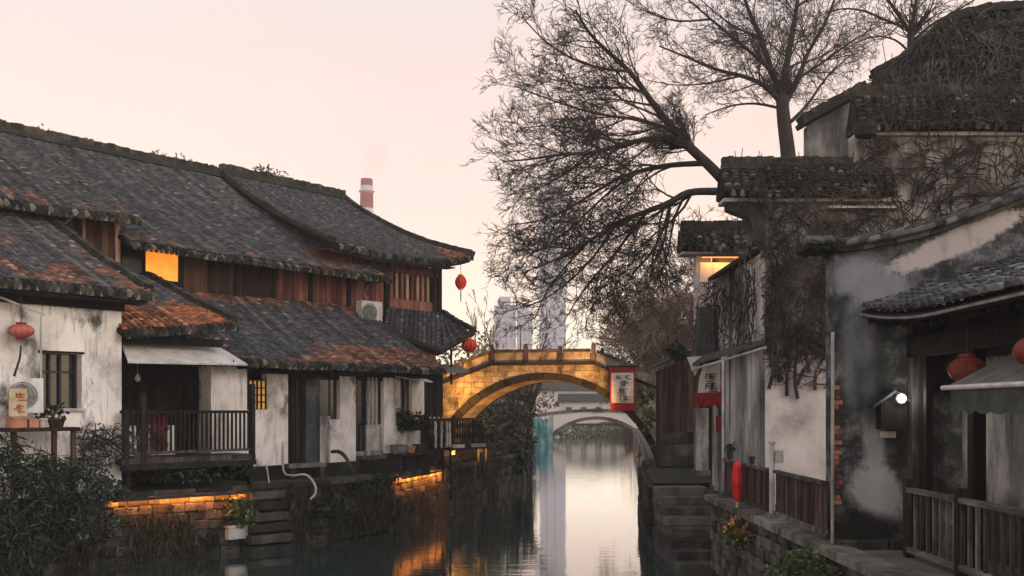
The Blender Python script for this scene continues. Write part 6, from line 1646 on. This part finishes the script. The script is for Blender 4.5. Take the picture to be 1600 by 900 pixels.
# brown twiggy trees behind the bridge
def bushy(label, px, Y, topy, halfw, seed, n=7, mt='brown_twig', dens=.8, bark='brown_twig', zbase=1.8, leanx=0):
    random.seed(seed); T = Tree(bias=(0, 0, .02), spread=.95, minr=.016 * Y / 50, levels=4, density=dens * 40 / Y, flat=.9)
    b = W(px, 0, Y); b.z = zbase; top = W(px, topy, Y); H = top.z - zbase
    T.limb([b, b + Vector((0, 0, H * .2)), b + Vector((.15, 0, H * .36))], .16, .12, 0, (.95, 1))
    for k in range(n):
        a = 2 * math.pi * k / n + random.random(); w = halfw / FPX * Y
        T.limb([b + Vector((0, 0, H * random.uniform(.22, .36))), b + Vector((math.cos(a) * w * .4, math.sin(a) * w * .3, H * random.uniform(.5, .62))), b + Vector((math.cos(a) * w * .8 + leanx, math.sin(a) * w * .5, H * random.uniform(.68, .98)))], .08, .02, 0, (.1, 1))
    return T.build('bare_tree', label, b, twig=mt, bark=bark)
bushy('brown twiggy tree just behind the right half of the bridge', 1022, 55, 440, 80, 31, 10, dens=1.2, leanx=-.8)
bushy('pale brown tangled tree behind the plank hut and bridge end', 1055, 47, 385, 60, 32, 9, dens=1.0)
bushy('grey-brown bushy tree behind the middle of the bridge', 828, 63, 496, 60, 33, 6, 'twig', .5, 'bark', leanx=.8)
bushy('tall brown tree behind the creeper wall and canopy', 1125, 55, 300, 70, 34, 7)
for k, (px, Y, ty) in enumerate(((742, 60, 500), (757, 64, 488), (770, 70, 505))):
    random.seed(50 + k); T = Tree(bias=(0, 0, .6), spread=.4, minr=.02, levels=3, density=.5); b = W(px, 0, Y); b.z = 1.8; tp = W(px, ty, Y)
    T.limb([b, b.lerp(tp, .5) + Vector((.1, 0, 0)), tp], .07, .015, 0, (.3, 1))
    T.build('sapling', ['bare sapling nearest the skirt roof above the bridge parapet', 'tallest bare sapling of the row above the left bridge parapet', 'bare sapling nearest the bluish towers'][k], b, 'bare saplings behind the bridge', 'brown_twig', 'brown_twig')
# ================================================================== FAR SCENE
random.seed(77)
fb = thing('far_bridge', 'pale low segmental arch bridge far down the canal', 'bridge', (10.5, 120, 0))
AX0, AX1, AZ = 4.5, 16.6, 2.75
hs = (AX1 - AX0) / 2; R2 = (hs * hs + AZ * AZ) / (2 * AZ); c0 = AZ - R2; th = math.asin(hs / R2); xm = (AX0 + AX1) / 2
for k in range(16):
    t0 = -th + 2 * th * k / 16; t1 = -th + 2 * th * (k + 1) / 16 - .004; mb = MB()
    mb.prism([(xm + math.sin(t) * r, 120, c0 + math.cos(t) * r) for t, r in ((t0, R2), (t1, R2), (t1, R2 + .42), (t0, R2 + .42))], (0, 4, 0)); obj('voussoir', mb, 'cap_stone', fb)
mb = MB(); n = 24
for i in range(n):
    x0 = AX0 - 3 + (AX1 - AX0 + 6) * i / n; x1 = AX0 - 3 + (AX1 - AX0 + 6) * (i + 1) / n
    def lo_(x): return max(-.3, c0 + math.sqrt(max(0, (R2 + .40) ** 2 - (x - xm) ** 2))) if abs(x - xm) < hs + .6 else -.3
    def hi_(x): return 3.75 - .012 * (x - xm) ** 2
    mb.prism([(x0, 120.05, lo_(x0)), (x1, 120.05, lo_(x1)), (x1, 120.05, hi_(x1)), (x0, 120.05, hi_(x0))], (0, 3.9, 0))
obj('wall', mb, 'far_wall', fb)
for i in range(12):
    x0 = AX0 - 3 + (AX1 - AX0 + 6) * i / 12; x1 = x0 + (AX1 - AX0 + 6) / 12 - .05; mb = MB(); mb.prism([(x0, 119.9, hi_(x0)), (x1, 119.9, hi_(x1)), (x1, 119.9, hi_(x1) + .35), (x0, 119.9, hi_(x0) + .35)], (0, .3, 0)); obj('parapet', mb, 'cap_stone', fb)
pc('plaque', fb, 'dark_stone', (xm + .2, 119.85, 3.9), (1.3, .1, .45))
def far_house(label, x0, x1, Y, z1, roofh, m='far_wall', dep=8, nwin=4, roofm='dark_stone', group='pale houses beyond the far bridge'):
    t = thing('far_house', label, 'house', ((x0 + x1) / 2, Y + dep / 2, GL), group)
    mb = MB(); mb.prism([(x0, Y, 1.5), (x1, Y, 1.5), (x1, Y, z1), (x0, Y, z1)], (0, dep, 0)); obj('wall', mb, m, t)
    mb = MB(); mb.prism([(x0 - .4, Y - .5, z1), (x0 - .4, Y + dep + .5, z1), (x0 - .4, Y + dep / 2, z1 + roofh)], (x1 - x0 + .8, 0, 0)); obj('roof', mb, roofm, t)
    for k in range(nwin):
        x = x0 + (x1 - x0) * (k + .5) / nwin; wz = (1.5 + z1) / 2 + .4; pc('window', t, 'glass', (x, Y - .01, wz), (min(1.1, (x1 - x0) / nwin * .5), .06, 1.2))
    return t
far_house('long white house past the far bridge in the arch opening', 9, 28, 175, 5.4, 1.6, nwin=7); far_house('pale grey house behind the long white house', 6, 20, 215, 8.2, 2.6, nwin=5)
far_house('pale house at the right of the far canal', 26, 42, 150, 6.6, 2.6, nwin=4); far_house('dark roofed house on the left far bank near the teal sheet', -4, 1.4, 78, 5.2, 2.4, 'grey_plaster', nwin=3); far_house('pale house behind the dark roofed house on the left far bank', -6, 3.4, 128, 6.2, 2.2, nwin=3)
ts = thing('teal_scaffold', 'teal sheeted scaffold standing in the water at the far left bank', 'scaffold', (3.3, 106, 0))
for k in range(5):
    mb = MB(); x = 2.35 + k * .42; mb.prism([(x, 106 + .12 * (k % 2), -.1), (x + .40, 106 + .12 * ((k + 1) % 2), -.1), (x + .40, 106 + .12 * ((k + 1) % 2), 3.0 + .3 * math.sin(k * 2)), (x, 106 + .12 * (k % 2), 3.1)], (0, .06, 0)); obj('sheet', mb, 'teal_sheet', ts)
for x in (2.3, 4.5): pc('pole', ts, 'grey_metal', (x, 106.2, 1.6), (.1, .1, 4.0))
shrub('green waterside hedge seen through the far arch', 'hedge', [(Vector((9, 140, .75)), (3.5, 2, .9), 700), (Vector((14, 142, .75)), (3.5, 2, .95), 700)], 'leaf_pale', .28, 1.3)
mb = MB()
for (c, rad, n) in (((-1.5, 95, 5), (3.5, 6, 3.5), 500), ((2.5, 160, 6), (5, 6, 4.5), 500), ((-2.2, 70, 5), (2.4, 5, 3.6), 600), ((20, 140, 6), (5, 6, 4), 300), ((12, 240, 7), (12, 8, 5), 500), ((-14, 130, 8), (16, 20, 6), 800), ((34, 120, 8), (14, 20, 6), 900), ((-4, 78, 8), (3.5, 4, 3), 400)):
    leaf_cloud(mb, c, rad, int(n * (2.6 if c[1] < 100 else 1.5)), .20 if c[1] < 100 else .36, 1.4)
o = obj('far_woods', mb, 'leaf_dry'); o['kind'] = 'stuff'; o['label'] = 'brown hazy winter thickets along the far canal'
# towers
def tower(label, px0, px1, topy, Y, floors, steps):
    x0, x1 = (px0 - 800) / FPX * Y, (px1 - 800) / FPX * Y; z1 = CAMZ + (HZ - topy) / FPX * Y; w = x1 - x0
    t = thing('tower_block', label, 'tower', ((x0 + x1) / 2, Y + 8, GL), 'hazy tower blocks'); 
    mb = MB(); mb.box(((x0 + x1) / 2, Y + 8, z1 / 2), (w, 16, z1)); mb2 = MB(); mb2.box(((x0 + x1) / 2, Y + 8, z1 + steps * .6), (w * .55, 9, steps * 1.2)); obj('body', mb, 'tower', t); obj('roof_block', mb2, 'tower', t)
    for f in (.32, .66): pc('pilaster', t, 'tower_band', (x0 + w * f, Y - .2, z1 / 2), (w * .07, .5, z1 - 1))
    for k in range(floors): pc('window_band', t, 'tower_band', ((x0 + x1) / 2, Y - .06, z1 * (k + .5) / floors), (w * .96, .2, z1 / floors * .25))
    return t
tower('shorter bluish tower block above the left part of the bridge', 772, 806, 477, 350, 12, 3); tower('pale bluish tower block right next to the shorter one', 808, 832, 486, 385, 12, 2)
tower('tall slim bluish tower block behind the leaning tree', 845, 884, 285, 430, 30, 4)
# chimney
CH = W(573, 640, 330); CH.z = GL
ch = thing('factory_chimney', 'red and white banded factory chimney above the roofs', 'chimney', CH)
def chz(y): return CAMZ + (HZ - y) / FPX * 330
bands = [(640, 345, 'chimney_white', 2.6, 2.4), (345, 326, 'chimney_white', 2.4, 2.35), (326, 302, 'chimney_red', 2.3, 2.25), (302, 291, 'chimney_white', 2.2, 2.15), (291, 280, 'chimney_red', 2.1, 2.05)]
for yb, yt, m, r0_, r1_ in bands:
    mb = MB(); mb.lathe((CH.x, CH.y, chz(yb)), [(r0_, 0), (r1_, chz(yt) - chz(yb) - .02)], 24); obj('band', mb, m, ch, smooth=False)
mb = MB(); mb.lathe((CH.x, CH.y, chz(301)), [(2.4, 0), (2.75, .3), (2.75, .6), (2.4, .7)], 24); obj('gallery', mb, 'chimney_white', ch)
# thin smoke from it
bm = bmesh.new()
for (px, py, r) in ((577, 262, 3.5), (586, 248, 5.0), (582, 262, 3.1), (592, 240, 3.9)):
    m_ = Matrix.Translation(W(px, py, 332) - CH) @ Matrix.Scale(r, 4); bmesh.ops.create_icosphere(bm, subdivisions=3, radius=1, matrix=m_)
me = bpy.data.meshes.new('smoke'); bm.to_mesh(me); bm.free()
rm = None
o = bpy.data.objects.new('smoke', me); col.objects.link(o); o.location = CH
md = o.modifiers.new('join', 'REMESH'); md.mode = 'VOXEL'; md.voxel_size = .8
ms = bpy.data.materials.new('smoke_volume'); n_, l_ = nodes_of(ms); n_.clear(); oo = n_.new('ShaderNodeOutputMaterial'); pv_ = n_.new('ShaderNodeVolumePrincipled'); pv_.inputs['Density'].default_value = .014; pv_.inputs['Color'].default_value = (.72, .66, .72, 1); l_.new(pv_.outputs[0], oo.inputs['Volume'])
me.materials.append(ms); o['kind'] = 'stuff'; o['label'] = 'faint grey smoke drifting from the chimney'

# ================================================================== AIR
mb = MB(); mb.box((0, 262, 79), (640, 565, 163.4)); hz_ = obj('haze', mb, 'ground'); hz_['kind'] = 'stuff'; hz_['label'] = 'thin dusk haze'
mh = bpy.data.materials.new('haze_volume'); n_, l_ = nodes_of(mh); n_.clear(); oo = n_.new('ShaderNodeOutputMaterial'); pv_ = n_.new('ShaderNodeVolumePrincipled'); pv_.inputs['Density'].default_value = .0009; pv_.inputs['Color'].default_value = (.93, .90, .92, 1); pv_.inputs['Anisotropy'].default_value = .2; l_.new(pv_.outputs[0], oo.inputs['Volume'])
hz_.data.materials[0] = mh
